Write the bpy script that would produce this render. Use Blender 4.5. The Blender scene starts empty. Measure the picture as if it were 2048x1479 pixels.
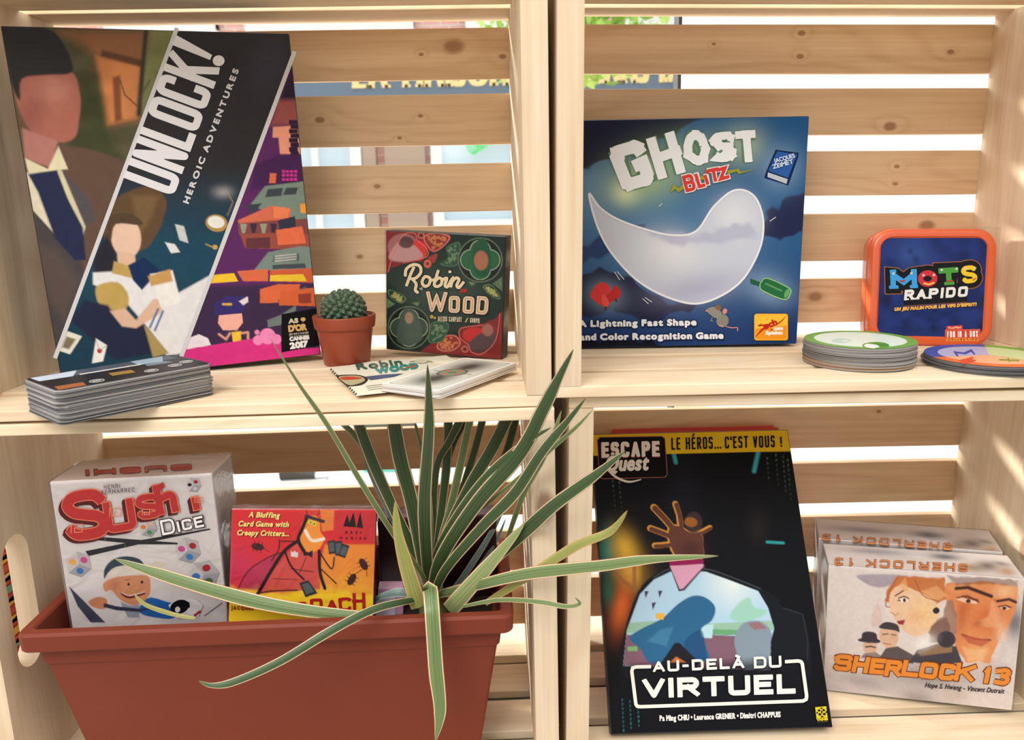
import bpy, bmesh, math, random
import numpy as np
from mathutils import Matrix, Vector

S = bpy.context.scene
COL = S.collection
random.seed(7)
RNG = np.random.default_rng(7)

# ------------------------------------------------------------------ camera
FPX, CXP, CYP = 1605.63, 1024.0, 739.5          # focal length and centre in pixels of a 2048 x 1479 frame
PITCH, YAW, ROLL = -0.2128, -0.0327, 0.0239
CAM = np.array([0.3902, -0.5848, 0.1512])

def cam_rot():
    cy, sy = math.cos(YAW), math.sin(YAW)
    cp, sp = math.cos(PITCH), math.sin(PITCH)
    cr, sr = math.cos(ROLL), math.sin(ROLL)
    return (np.array([[cy, -sy, 0], [sy, cy, 0], [0, 0, 1]])
            @ np.array([[1, 0, 0], [0, cp, -sp], [0, sp, cp]])
            @ np.array([[cr, 0, sr], [0, 1, 0], [-sr, 0, cr]]))
CR = cam_rot()
cam = bpy.data.cameras.new('camera')
cam.sensor_fit = 'HORIZONTAL'
cam.sensor_width = 36.0
cam.lens = FPX / 2048 * 36.0
cam.clip_start = 0.02
cam.dof.use_dof = True
cam.dof.focus_distance = 0.70
cam.dof.aperture_fstop = 11.0
camo = bpy.data.objects.new('camera', cam)
COL.objects.link(camo)
mw = Matrix.Identity(4)
for i in range(3):
    mw[i][0] = CR[i, 0]; mw[i][1] = CR[i, 2]; mw[i][2] = -CR[i, 1]; mw[i][3] = CAM[i]
camo.matrix_world = mw
S.camera = camo

# ------------------------------------------------------------------ world, lamps, exposure
world = bpy.data.worlds.new('world')
S.world = world
world.use_nodes = True
wn, wl = world.node_tree.nodes, world.node_tree.links
wn.clear()
wo = wn.new('ShaderNodeOutputWorld'); wb = wn.new('ShaderNodeBackground')
wt = wn.new('ShaderNodeTexCoord'); ws = wn.new('ShaderNodeSeparateXYZ')
wl.new(wt.outputs['Generated'], ws.inputs[0])
wr = wn.new('ShaderNodeMapRange'); wr.interpolation_type = 'SMOOTHSTEP'
wr.inputs['From Min'].default_value = -0.25; wr.inputs['From Max'].default_value = 0.35
wl.new(ws.outputs['Y'], wr.inputs['Value'])
wm = wn.new('ShaderNodeMix'); wm.data_type = 'RGBA'
wl.new(wr.outputs['Result'], wm.inputs['Factor'])
wm.inputs[6].default_value = (0.62, 0.58, 0.53, 1)      # shop side
wm.inputs[7].default_value = (3.9, 4.1, 4.4, 1)      # bright street side
wz = wn.new('ShaderNodeMapRange'); wz.interpolation_type = 'SMOOTHSTEP'
wz.inputs['From Min'].default_value = 0.30; wz.inputs['From Max'].default_value = 0.85
wl.new(ws.outputs['Z'], wz.inputs['Value'])
wk = wn.new('ShaderNodeMix'); wk.data_type = 'RGBA'
wl.new(wz.outputs['Result'], wk.inputs['Factor']); wl.new(wm.outputs[2], wk.inputs[6])
wk.inputs[7].default_value = (2.3, 2.3, 2.3, 1)           # open daylight overhead
wl.new(wk.outputs[2], wb.inputs['Color'])
wb.inputs['Strength'].default_value = 1.0
wl.new(wb.outputs[0], wo.inputs['Surface'])

def area_lamp(name, loc, target, size, watts, color):
    l = bpy.data.lights.new(name, 'AREA'); l.energy = watts; l.color = color; l.size = size
    o = bpy.data.objects.new(name, l); COL.objects.link(o)
    o.location = loc
    o.rotation_euler = (Vector(target) - Vector(loc)).to_track_quat('-Z', 'Y').to_euler()
    return o
area_lamp('shop_ceiling_lamp', (-0.25, -1.30, 1.25), (0.45, 0.1, 0.0), 0.8, 20, (1.0, 0.965, 0.92))

sun = bpy.data.lights.new('hazy_street_sun', 'SUN'); sun.energy = 6.0; sun.angle = math.radians(5); sun.color = (1.0, 0.97, 0.92)
suno = bpy.data.objects.new('hazy_street_sun', sun); COL.objects.link(suno)
suno.rotation_euler = Vector((0.80, -0.52, -0.26)).to_track_quat('-Z', 'Y').to_euler()

S.view_settings.view_transform = 'Standard'
S.view_settings.look = 'None'
S.view_settings.gamma = 1.0
S.view_settings.use_curve_mapping = False
S.view_settings.exposure = 0.04

# ------------------------------------------------------------------ projection helpers
def pray(u, v):
    return CR @ np.array([(u - CXP) / FPX, 1.0, -(v - CYP) / FPX])
def at_y(u, v, y):
    d = pray(u, v); return CAM + d * (y - CAM[1]) / d[1]
def at_z(u, v, z):
    d = pray(u, v); return CAM + d * (z - CAM[2]) / d[2]

# ------------------------------------------------------------------ colour
def lin(c):
    if isinstance(c, str):
        c = c.lstrip('#'); c = [int(c[i:i + 2], 16) for i in (0, 2, 4)]
    c = np.array(c[:3], float) / 255.0
    return np.where(c <= 0.04045, c / 12.92, ((c + 0.055) / 1.055) ** 2.4)
def rgba(c, g=1.0):
    return tuple(np.clip(lin(c) * g, 0, 0.95)) + (1.0,)

# ------------------------------------------------------------------ materials
def new_mat(name):
    m = bpy.data.materials.new(name); m.use_nodes = True
    n = m.node_tree.nodes; l = m.node_tree.links
    b = n.get('Principled BSDF')
    return m, n, l, b
def plain(name, c, rough=0.5, spec=0.5, metal=0.0, noise=0.0, nscale=60.0, bump=0.0, coat=0.0):
    m, n, l, b = new_mat(name)
    col = rgba(c)
    b.inputs['Base Color'].default_value = col
    b.inputs['Roughness'].default_value = rough
    b.inputs['Specular IOR Level'].default_value = spec
    b.inputs['Metallic'].default_value = metal
    b.inputs['Coat Weight'].default_value = coat
    if noise or bump:
        t = n.new('ShaderNodeTexCoord'); x = n.new('ShaderNodeTexNoise')
        x.inputs['Scale'].default_value = nscale; x.inputs['Detail'].default_value = 4
        l.new(t.outputs['Object'], x.inputs['Vector'])
        if noise:
            mx = n.new('ShaderNodeMix'); mx.data_type = 'RGBA'
            mx.inputs[6].default_value = tuple(v * (1 - noise) for v in col[:3]) + (1,)
            mx.inputs[7].default_value = tuple(min(1, v * (1 + noise)) for v in col[:3]) + (1,)
            l.new(x.outputs['Fac'], mx.inputs['Factor']); l.new(mx.outputs[2], b.inputs['Base Color'])
        if bump:
            bp = n.new('ShaderNodeBump'); bp.inputs['Strength'].default_value = bump; bp.inputs['Distance'].default_value = 0.002
            l.new(x.outputs['Fac'], bp.inputs['Height']); l.new(bp.outputs[0], b.inputs['Normal'])
    return m
def ink_mat(name, rough=0.32, coat=0.0):
    m, n, l, b = new_mat(name)
    a = n.new('ShaderNodeAttribute'); a.attribute_name = 'ink'
    l.new(a.outputs['Color'], b.inputs['Base Color'])
    b.inputs['Roughness'].default_value = rough
    b.inputs['Specular IOR Level'].default_value = 0.06
    b.inputs['Coat Weight'].default_value = coat
    return m

def wood(name, axis='X', light=(226, 206, 176), dark=(204, 173, 138), knots=(), ring=1.0, rough=0.62, kcol=(140, 94, 58)):
    """pine: rings and streaks along one axis; knots are (x, y, z, radius) in the part's own space"""
    m, n, l, b = new_mat(name)
    t = n.new('ShaderNodeTexCoord'); oi = n.new('ShaderNodeObjectInfo')
    def math_(op, a, c=None, d=None):
        x = n.new('ShaderNodeMath'); x.operation = op
        for i, s in enumerate((a, c, d)):
            if s is None: continue
            if isinstance(s, (int, float)): x.inputs[i].default_value = s
            else: l.new(s, x.inputs[i])
        return x.outputs[0]
    off = n.new('ShaderNodeVectorMath'); off.operation = 'SCALE'
    off.inputs[0].default_value = (3.1, 5.7, 4.3); l.new(oi.outputs['Random'], off.inputs['Scale'])
    add = n.new('ShaderNodeVectorMath'); add.operation = 'ADD'
    l.new(t.outputs['Object'], add.inputs[0]); l.new(off.outputs[0], add.inputs[1])
    def mapped(a, c):
        mp = n.new('ShaderNodeMapping')
        k = 'XYZ'.index(axis); s = [c, c, c]; s[k] = a
        mp.inputs['Scale'].default_value = s
        l.new(add.outputs[0], mp.inputs['Vector']); return mp.outputs[0]
    def noise(vec, sc, det=3, rg=0.5):
        x = n.new('ShaderNodeTexNoise'); x.inputs['Scale'].default_value = sc; x.inputs['Detail'].default_value = det
        x.inputs['Roughness'].default_value = rg
        l.new(vec, x.inputs['Vector']); return x.outputs['Fac']
    big = noise(mapped(1.6, 9.0), 1.0, 2)
    fine = noise(mapped(6.0, 260.0), 1.0, 4, 0.6)
    tone = noise(mapped(2.0, 14.0), 1.0, 2)
    phase = math_('MULTIPLY', big, 15.0 * ring)
    kmask = None
    for (kx, ky, kz, kr) in knots:
        d = n.new('ShaderNodeVectorMath'); d.operation = 'SUBTRACT'
        l.new(t.outputs['Object'], d.inputs[0]); d.inputs[1].default_value = (kx, ky, kz)
        ds = n.new('ShaderNodeVectorMath'); ds.operation = 'MULTIPLY'
        k = 'XYZ'.index(axis); sc = [1.0, 1.0, 1.0]; sc[k] = 0.62
        l.new(d.outputs[0], ds.inputs[0]); ds.inputs[1].default_value = sc
        ln = n.new('ShaderNodeVectorMath'); ln.operation = 'LENGTH'; l.new(ds.outputs[0], ln.inputs[0])
        wob = math_('MULTIPLY_ADD', fine, kr * 0.5, ln.outputs['Value'])
        e = math_('POWER', 2.718, math_('DIVIDE', wob, -kr * 1.6))
        phase = math_('MULTIPLY_ADD', e, 2.6, phase)
        mr = n.new('ShaderNodeMapRange'); l.new(wob, mr.inputs['Value'])
        mr.inputs['From Min'].default_value = kr * 1.5; mr.inputs['From Max'].default_value = kr * 0.9
        kmask = mr.outputs[0] if kmask is None else math_('MAXIMUM', kmask, mr.outputs[0])
    s = math_('SINE', math_('MULTIPLY', phase, 6.283))
    s = math_('MULTIPLY_ADD', s, 0.5, 0.5)
    s = math_('POWER', s, 3.0)
    f = math_('MULTIPLY_ADD', s, 0.30, math_('MULTIPLY', math_('SUBTRACT', fine, 0.38), 1.3))
    f = math_('MULTIPLY_ADD', math_('SUBTRACT', tone, 0.5), 0.9, f)
    mx = n.new('ShaderNodeMix'); mx.data_type = 'RGBA'; mx.clamp_factor = True
    mx.inputs[6].default_value = rgba(light); mx.inputs[7].default_value = rgba(dark)
    l.new(f, mx.inputs['Factor'])
    out = mx.outputs[2]
    if kmask is not None:
        m2 = n.new('ShaderNodeMix'); m2.data_type = 'RGBA'
        l.new(math_('MULTIPLY', kmask, 0.75), m2.inputs['Factor']); l.new(out, m2.inputs[6])
        m2.inputs[7].default_value = rgba(kcol); out = m2.outputs[2]
    l.new(out, b.inputs['Base Color'])
    b.inputs['Roughness'].default_value = rough
    b.inputs['Specular IOR Level'].default_value = 0.35
    bp = n.new('ShaderNodeBump'); bp.inputs['Strength'].default_value = 0.25; bp.inputs['Distance'].default_value = 0.0012
    l.new(fine, bp.inputs['Height']); l.new(bp.outputs[0], b.inputs['Normal'])
    return m

def film_mat(name, amount=0.5, scale=45.0, bump=0.6, rough=0.12):
    """clear shrink film: almost all transparent, wrinkled gloss on top"""
    m, n, l, b = new_mat(name)
    o = n['Material Output']; n.remove(b)
    tr = n.new('ShaderNodeBsdfTransparent'); gl = n.new('ShaderNodeBsdfGlossy'); mx = n.new('ShaderNodeMixShader')
    gl.inputs['Roughness'].default_value = rough
    fr = n.new('ShaderNodeFresnel'); fr.inputs['IOR'].default_value = 1.45
    mu = n.new('ShaderNodeMath'); mu.operation = 'MULTIPLY'; mu.inputs[1].default_value = amount
    l.new(fr.outputs[0], mu.inputs[0])
    t = n.new('ShaderNodeTexCoord'); x = n.new('ShaderNodeTexNoise')
    x.inputs['Scale'].default_value = scale; x.inputs['Detail'].default_value = 3; x.inputs['Distortion'].default_value = 1.5
    l.new(t.outputs['Object'], x.inputs['Vector'])
    bp = n.new('ShaderNodeBump'); bp.inputs['Strength'].default_value = bump; bp.inputs['Distance'].default_value = 0.004
    l.new(x.outputs['Fac'], bp.inputs['Height']); l.new(bp.outputs[0], gl.inputs['Normal']); l.new(bp.outputs[0], fr.inputs['Normal'])
    l.new(mu.outputs[0], mx.inputs[0]); l.new(tr.outputs[0], mx.inputs[1]); l.new(gl.outputs[0], mx.inputs[2])
    l.new(mx.outputs[0], o.inputs['Surface'])
    return m

# ------------------------------------------------------------------ objects
def tag(o, label=None, cat=None, group=None, kind=None):
    if label: o['label'] = label
    if cat: o['category'] = cat
    if group: o['group'] = group
    if kind: o['kind'] = kind
    return o
def empty(name, M, label, cat, group=None):
    o = bpy.data.objects.new(name, None); COL.objects.link(o)
    o.empty_display_size = 0.02
    o.matrix_world = M
    return tag(o, label, cat, group)
def mesh_obj(name, verts, faces, mats, parent=None, mi=None, smooth=False):
    me = bpy.data.meshes.new(name)
    me.from_pydata([tuple(map(float, v)) for v in verts], [], faces)
    if not isinstance(mats, (list, tuple)): mats = [mats]
    for m in mats: me.materials.append(m)
    if mi is not None: me.polygons.foreach_set('material_index', mi)
    if smooth: me.polygons.foreach_set('use_smooth', [True] * len(me.polygons))
    me.update()
    o = bpy.data.objects.new(name, me); COL.objects.link(o)
    if parent is not None: o.parent = parent
    return o
def bm_obj(name, bm, mats, parent=None, smooth=False):
    me = bpy.data.meshes.new(name); bm.to_mesh(me); bm.free()
    if not isinstance(mats, (list, tuple)): mats = [mats]
    for m in mats: me.materials.append(m)
    if smooth: me.polygons.foreach_set('use_smooth', [True] * len(me.polygons))
    o = bpy.data.objects.new(name, me); COL.objects.link(o)
    if parent is not None: o.parent = parent
    return o
def add_box(bm, x0, x1, y0, y1, z0, z1, bev=0.0, seg=1, jit=0.0):
    vs = [bm.verts.new((x, y, z)) for x in (x0, x1) for y in (y0, y1) for z in (z0, z1)]
    if jit:
        for v in vs: v.co += Vector([random.uniform(-jit, jit) for _ in range(3)])
    q = [(0, 1, 3, 2), (4, 6, 7, 5), (0, 4, 5, 1), (2, 3, 7, 6), (0, 2, 6, 4), (1, 5, 7, 3)]
    fs = [bm.faces.new([vs[i] for i in f]) for f in q]
    if bev:
        es = list({e for f in fs for e in f.edges})
        bmesh.ops.bevel(bm, geom=es, offset=bev, segments=seg, affect='EDGES', profile=0.5)
    return fs
def box_obj(name, x0, x1, y0, y1, z0, z1, mat, parent=None, bev=0.0, seg=1, jit=0.0):
    bm = bmesh.new(); add_box(bm, x0, x1, y0, y1, z0, z1, bev, seg, jit)
    return bm_obj(name, bm, mat, parent)
def lathe(prof, n=48, cx=0.0, cy=0.0):
    vs, fs = [], []
    for (r, z) in prof:
        for k in range(n):
            a = 2 * math.pi * k / n; vs.append((cx + r * math.cos(a), cy + r * math.sin(a), z))
    for i in range(len(prof) - 1):
        for k in range(n):
            a, b = i * n + k, i * n + (k + 1) % n
            fs.append((a, b, b + n, a + n))
    return vs, fs
def pose(x, y, z, yaw=0.0, lean=0.0, roll=0.0):
    return (Matrix.Translation((x, y, z)) @ Matrix.Rotation(yaw, 4, 'Z') @ Matrix.Rotation(-lean, 4, 'X') @ Matrix.Rotation(roll, 4, 'Y'))
def rrect(x0, x1, y0, y1, r, k=6):
    pts = []
    for (cx, cy, a0) in ((x1 - r, y1 - r, 0), (x0 + r, y1 - r, 90), (x0 + r, y0 + r, 180), (x1 - r, y0 + r, 270)):
        for i in range(k + 1):
            a = math.radians(a0 + 90 * i / k); pts.append((cx + r * math.cos(a), cy + r * math.sin(a)))
    return pts

# ------------------------------------------------------------------ printed artwork on real faces
GLYPHS = {}
def load_glyphs(chars):
    obs = []
    for ch in chars:
        cu = bpy.data.curves.new('glyph', 'FONT'); cu.body = ch; cu.size = 1.0; cu.resolution_u = 4
        o = bpy.data.objects.new('glyph', cu); COL.objects.link(o); obs.append((ch, o, cu))
    dg = bpy.context.evaluated_depsgraph_get()
    for ch, o, cu in obs:
        me = o.evaluated_get(dg).to_mesh()
        v = np.array([w.co[:2] for w in me.vertices]) if len(me.vertices) else np.zeros((0, 2))
        GLYPHS[ch] = (v, [tuple(p.vertices) for p in me.polygons])
    for ch, o, cu in obs:
        bpy.data.objects.remove(o); bpy.data.curves.remove(cu)
load_glyphs('ABCDEFGHIJKLMNOPQRSTUVWXYZabcdefghijklmnopqrstuvwxyz0123456789!.,:-\'&ÀÉéèà\u2022')
CAPH = float(GLYPHS['H'][0][:, 1].max())

# block capitals: centre-line strokes in a unit cell (rounded corners where the letter turns)
def _arc(cx, cy, rx, ry, a0, a1, k=5):
    return [(cx + rx * math.cos(math.radians(a0 + (a1 - a0) * i / k)), cy + ry * math.sin(math.radians(a0 + (a1 - a0) * i / k))) for i in range(k + 1)]
_r = 0.22
_q = 0.14
O_ = _arc(1 - _r, 1 - _q, _r, _q, 0, 90) + _arc(_r, 1 - _q, _r, _q, 90, 180) + _arc(_r, _q, _r, _q, 180, 270) + _arc(1 - _r, _q, _r, _q, 270, 360)
O_ = O_ + [O_[0]]
BLK = {
    'A': [[(0, 0), (.5, 1), (1, 0)], [(.2, .32), (.8, .32)]],
    'a': [[(0, 0), (0, .8)] + _arc(_r, 1 - _q, _r, _q, 180, 90) + _arc(1 - _r, 1 - _q, _r, _q, 90, 0) + [(1, 0)], [(0, .42), (1, .42)]],
    'B': [[(0, 0), (0, 1)] + _arc(.75, .77, .23, .23, 90, -90) + [(0, .54)], [(.7, .54)] + _arc(.75, .27, .25, .27, 90, -90) + [(0, 0)]],
    'C': [[(1, .74), (1, .86)] + _arc(1 - _r, 1 - _q, _r, _q, 0, 90)[1:] + _arc(_r, 1 - _q, _r, _q, 90, 180) + _arc(_r, _q, _r, _q, 180, 270) + _arc(1 - _r, _q, _r, _q, 270, 360) + [(1, .3)]],
    'D': [[(0, 0), (0, 1)] + _arc(.7, .7, .3, .3, 90, 0) + _arc(.7, .3, .3, .3, 0, -90) + [(0, 0)]],
    'E': [[(1, 1), (0, 1), (0, 0), (1, 0)], [(0, .52), (.85, .52)]],
    'F': [[(1, 1), (0, 1), (0, 0)], [(0, .5), (.85, .5)]],
    'G': [[(1, .75), (1, .86)] + _arc(1 - _r, 1 - _q, _r, _q, 0, 90)[1:] + _arc(_r, 1 - _q, _r, _q, 90, 180) + _arc(_r, _q, _r, _q, 180, 270) + _arc(1 - _r, _q, _r, _q, 270, 360) + [(1, .48), (.55, .48)]],
    'H': [[(0, 0), (0, 1)], [(1, 0), (1, 1)], [(0, .52), (1, .52)]],
    'I': [[(.5, 0), (.5, 1)]],
    'J': [[(1, 1), (1, .14)] + _arc(1 - _r, _q, _r, _q, 360, 270) + _arc(_r, _q, _r, _q, 270, 180) + [(0, .3)]],
    'K': [[(0, 0), (0, 1)], [(1, 1), (.05, .46)], [(.35, .6), (1, 0)]],
    'L': [[(0, 1), (0, 0), (1, 0)]],
    'M': [[(0, 0), (0, 1), (.5, .3), (1, 1), (1, 0)]],
    'N': [[(0, 0), (0, 1), (1, 0), (1, 1)]],
    'O': [O_], '0': [O_],
    'P': [[(0, 0), (0, 1)] + _arc(.75, .75, .25, .25, 90, -90) + [(0, .5)]],
    'Q': [O_, [(.6, .3), (1, 0)]],
    'R': [[(0, 0), (0, 1)] + _arc(.75, .75, .25, .25, 90, -90) + [(0, .5)], [(.5, .5), (1, 0)]],
    'h': [[(0, 0), (0, 1)], [(0, .5)] + _arc(.72, .44, .28, .2, 90, 0) + [(1, 0)]],
    'S': [[(1, .8), (1, .86)] + _arc(1 - _r, 1 - _q, _r, _q, 0, 90)[1:] + _arc(_r, 1 - _q, _r, _q, 90, 180) + _arc(_r, .66, _r, _q, 180, 270) + _arc(1 - _r, .38, _r, _q, 90, 0) + _arc(1 - _r, _q, _r, _q, 360, 270) + _arc(_r, _q, _r, _q, 270, 180) + [(0, .2)]],
    'T': [[(0, 1), (1, 1)], [(.5, 1), (.5, 0)]],
    'U': [[(0, 1), (0, .14)] + _arc(_r, _q, _r, _q, 180, 270) + _arc(1 - _r, _q, _r, _q, 270, 360) + [(1, 1)]],
    'V': [[(0, 1), (.5, 0), (1, 1)]],
    'W': [[(0, 1), (.25, 0), (.5, .8), (.75, 0), (1, 1)]],
    'X': [[(0, 0), (1, 1)], [(0, 1), (1, 0)]],
    'Y': [[(0, 1), (.5, .45), (1, 1)], [(.5, .45), (.5, 0)]],
    'Z': [[(0, 1), (1, 1), (0, 0), (1, 0)]],
    '1': [[(.2, .8), (.6, 1), (.6, 0)]],
    '2': [[(0, .72), (0, .86)] + _arc(_r, 1 - _q, _r, _q, 180, 90)[1:] + _arc(1 - _r, 1 - _q, _r, _q, 90, 0) + [(1, .62), (0, 0), (1, 0)]],
    '3': [[(0, .86)] + _arc(.7, .77, .3, .23, 90, -90) + [(.4, .54)], [(.7, .54)] + _arc(.7, .27, .3, .27, 90, -90) + [(0, .1)]],
    '7': [[(0, 1), (1, 1), (.35, 0)]],
    '.': [[(.5, 0), (.5, .02)]], '-': [[(.1, .45), (.9, .45)]], '\'': [[(.5, 1), (.5, .8)]], '!': [[(.5, 1), (.5, .35)], [(.5, 0), (.5, .04)]],
}
BLK['o'] = [_arc(.5, .5, .5, .5, 0, 360, 20)]
BLK['É'] = BLK['E'] + [[(.35, 1.22), (.7, 1.38)]]
BLK['À'] = BLK['A'] + [[(.35, 1.34), (.6, 1.2)]]
BW = {'I': .25, '.': .28, '!': .28, '\'': .22, '1': .6, 'M': 1.3, 'W': 1.5, ' ': .55, '-': .6, 'L': .85, 'E': .88, 'F': .85, 'É': .88, 'J': .8, 'S': .95}

def stroke_polys(pts, w, caps=False):
    """polyline -> convex pieces: a bar per segment, a wedge or disc per joint"""
    P = np.array(pts, float)
    W = np.array(w, float) if hasattr(w, '__len__') else np.full(len(P), float(w))
    keep = [0] + [i for i in range(1, len(P)) if np.hypot(*(P[i] - P[i - 1])) > 1e-6]
    P, W = P[keep], W[keep]; m = len(P); out = []
    if m < 2: return out
    D = np.diff(P, axis=0); D /= np.hypot(D[:, 0], D[:, 1])[:, None]
    N = np.stack([-D[:, 1], D[:, 0]], 1)
    for i in range(m - 1):
        a, b = W[i] / 2, W[i + 1] / 2
        out.append(np.array([P[i] + N[i] * a, P[i + 1] + N[i] * b, P[i + 1] - N[i] * b, P[i] - N[i] * a]))
    closed = np.hypot(*(P[0] - P[-1])) < 1e-6
    js = [(i, i - 1, i) for i in range(1, m - 1)] + ([(0, m - 2, 0)] if closed else [])
    for (i, k0, k1) in js:
        cr = D[k0][0] * D[k1][1] - D[k0][1] * D[k1][0]; dt = float(D[k0] @ D[k1])
        ang = math.degrees(math.atan2(abs(cr), dt))
        if ang < 2: continue
        h = W[i] / 2; s_ = -1.0 if cr > 0 else 1.0
        n1, n2 = N[k0] * s_, N[k1] * s_
        if ang > 40:
            bb = n1 + n2; q = np.hypot(*bb)
            if q > 0.5:
                bb /= q; out.append(np.array([P[i], P[i] + n1 * h, P[i] + bb * h / max(float(bb @ n1), .45), P[i] + n2 * h])); continue
        t = np.linspace(0, 2 * math.pi, 14, endpoint=False)
        out.append(P[i] + h * np.stack([np.cos(t), np.sin(t)], 1))
    return out
def smooth(pts, k=6, closed=False):
    P = np.array(pts, float); m = len(P); out = []
    rng = range(m) if closed else range(m - 1)
    for i in rng:
        if closed: p0, p1, p2, p3 = P[(i - 1) % m], P[i], P[(i + 1) % m], P[(i + 2) % m]
        else: p0, p1, p2, p3 = P[max(i - 1, 0)], P[i], P[i + 1], P[min(i + 2, m - 1)]
        for j in range(k):
            t = j / k
            out.append(0.5 * ((2 * p1) + (-p0 + p2) * t + (2 * p0 - 5 * p1 + 4 * p2 - p3) * t * t + (-p0 + 3 * p1 - 3 * p2 + p3) * t ** 3))
    if not closed: out.append(P[-1])
    return np.array(out)

BLK['s'] = [[tuple(q) for q in smooth([(.98, .8), (.8, .97), (.5, 1.0), (.16, .95), (.02, .76), (.18, .58), (.5, .5), (.84, .42), (.98, .23), (.84, .05), (.5, 0), (.18, .03), (.02, .2)], 4)]]

class Face:
    """a flat face of a thing: local origin, right and up vectors, outward normal; turns photo pixels into face coordinates"""
    def __init__(s, M, o, r, up):
        s.o, s.r, s.up = np.array(o, float), np.array(r, float), np.array(up, float)
        s.n = np.cross(s.r, s.up); s.n /= np.linalg.norm(s.n)
        A = np.array(M); s.Rw, s.T = A[:3, :3], A[:3, 3]
        s.wn = s.Rw @ s.n; s.wo = s.Rw @ s.o + s.T
        s.lift = 0.0002
    def loc(s, uv):
        uv = np.atleast_2d(np.array(uv, float))
        d = np.stack([(uv[:, 0] - CXP) / FPX, np.ones(len(uv)), -(uv[:, 1] - CYP) / FPX], 1) @ CR.T
        t = ((s.wo - CAM) @ s.wn) / (d @ s.wn)
        p = CAM + d * t[:, None]
        return (p - s.T) @ s.Rw          # local coordinates (Rw is a rotation)

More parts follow.
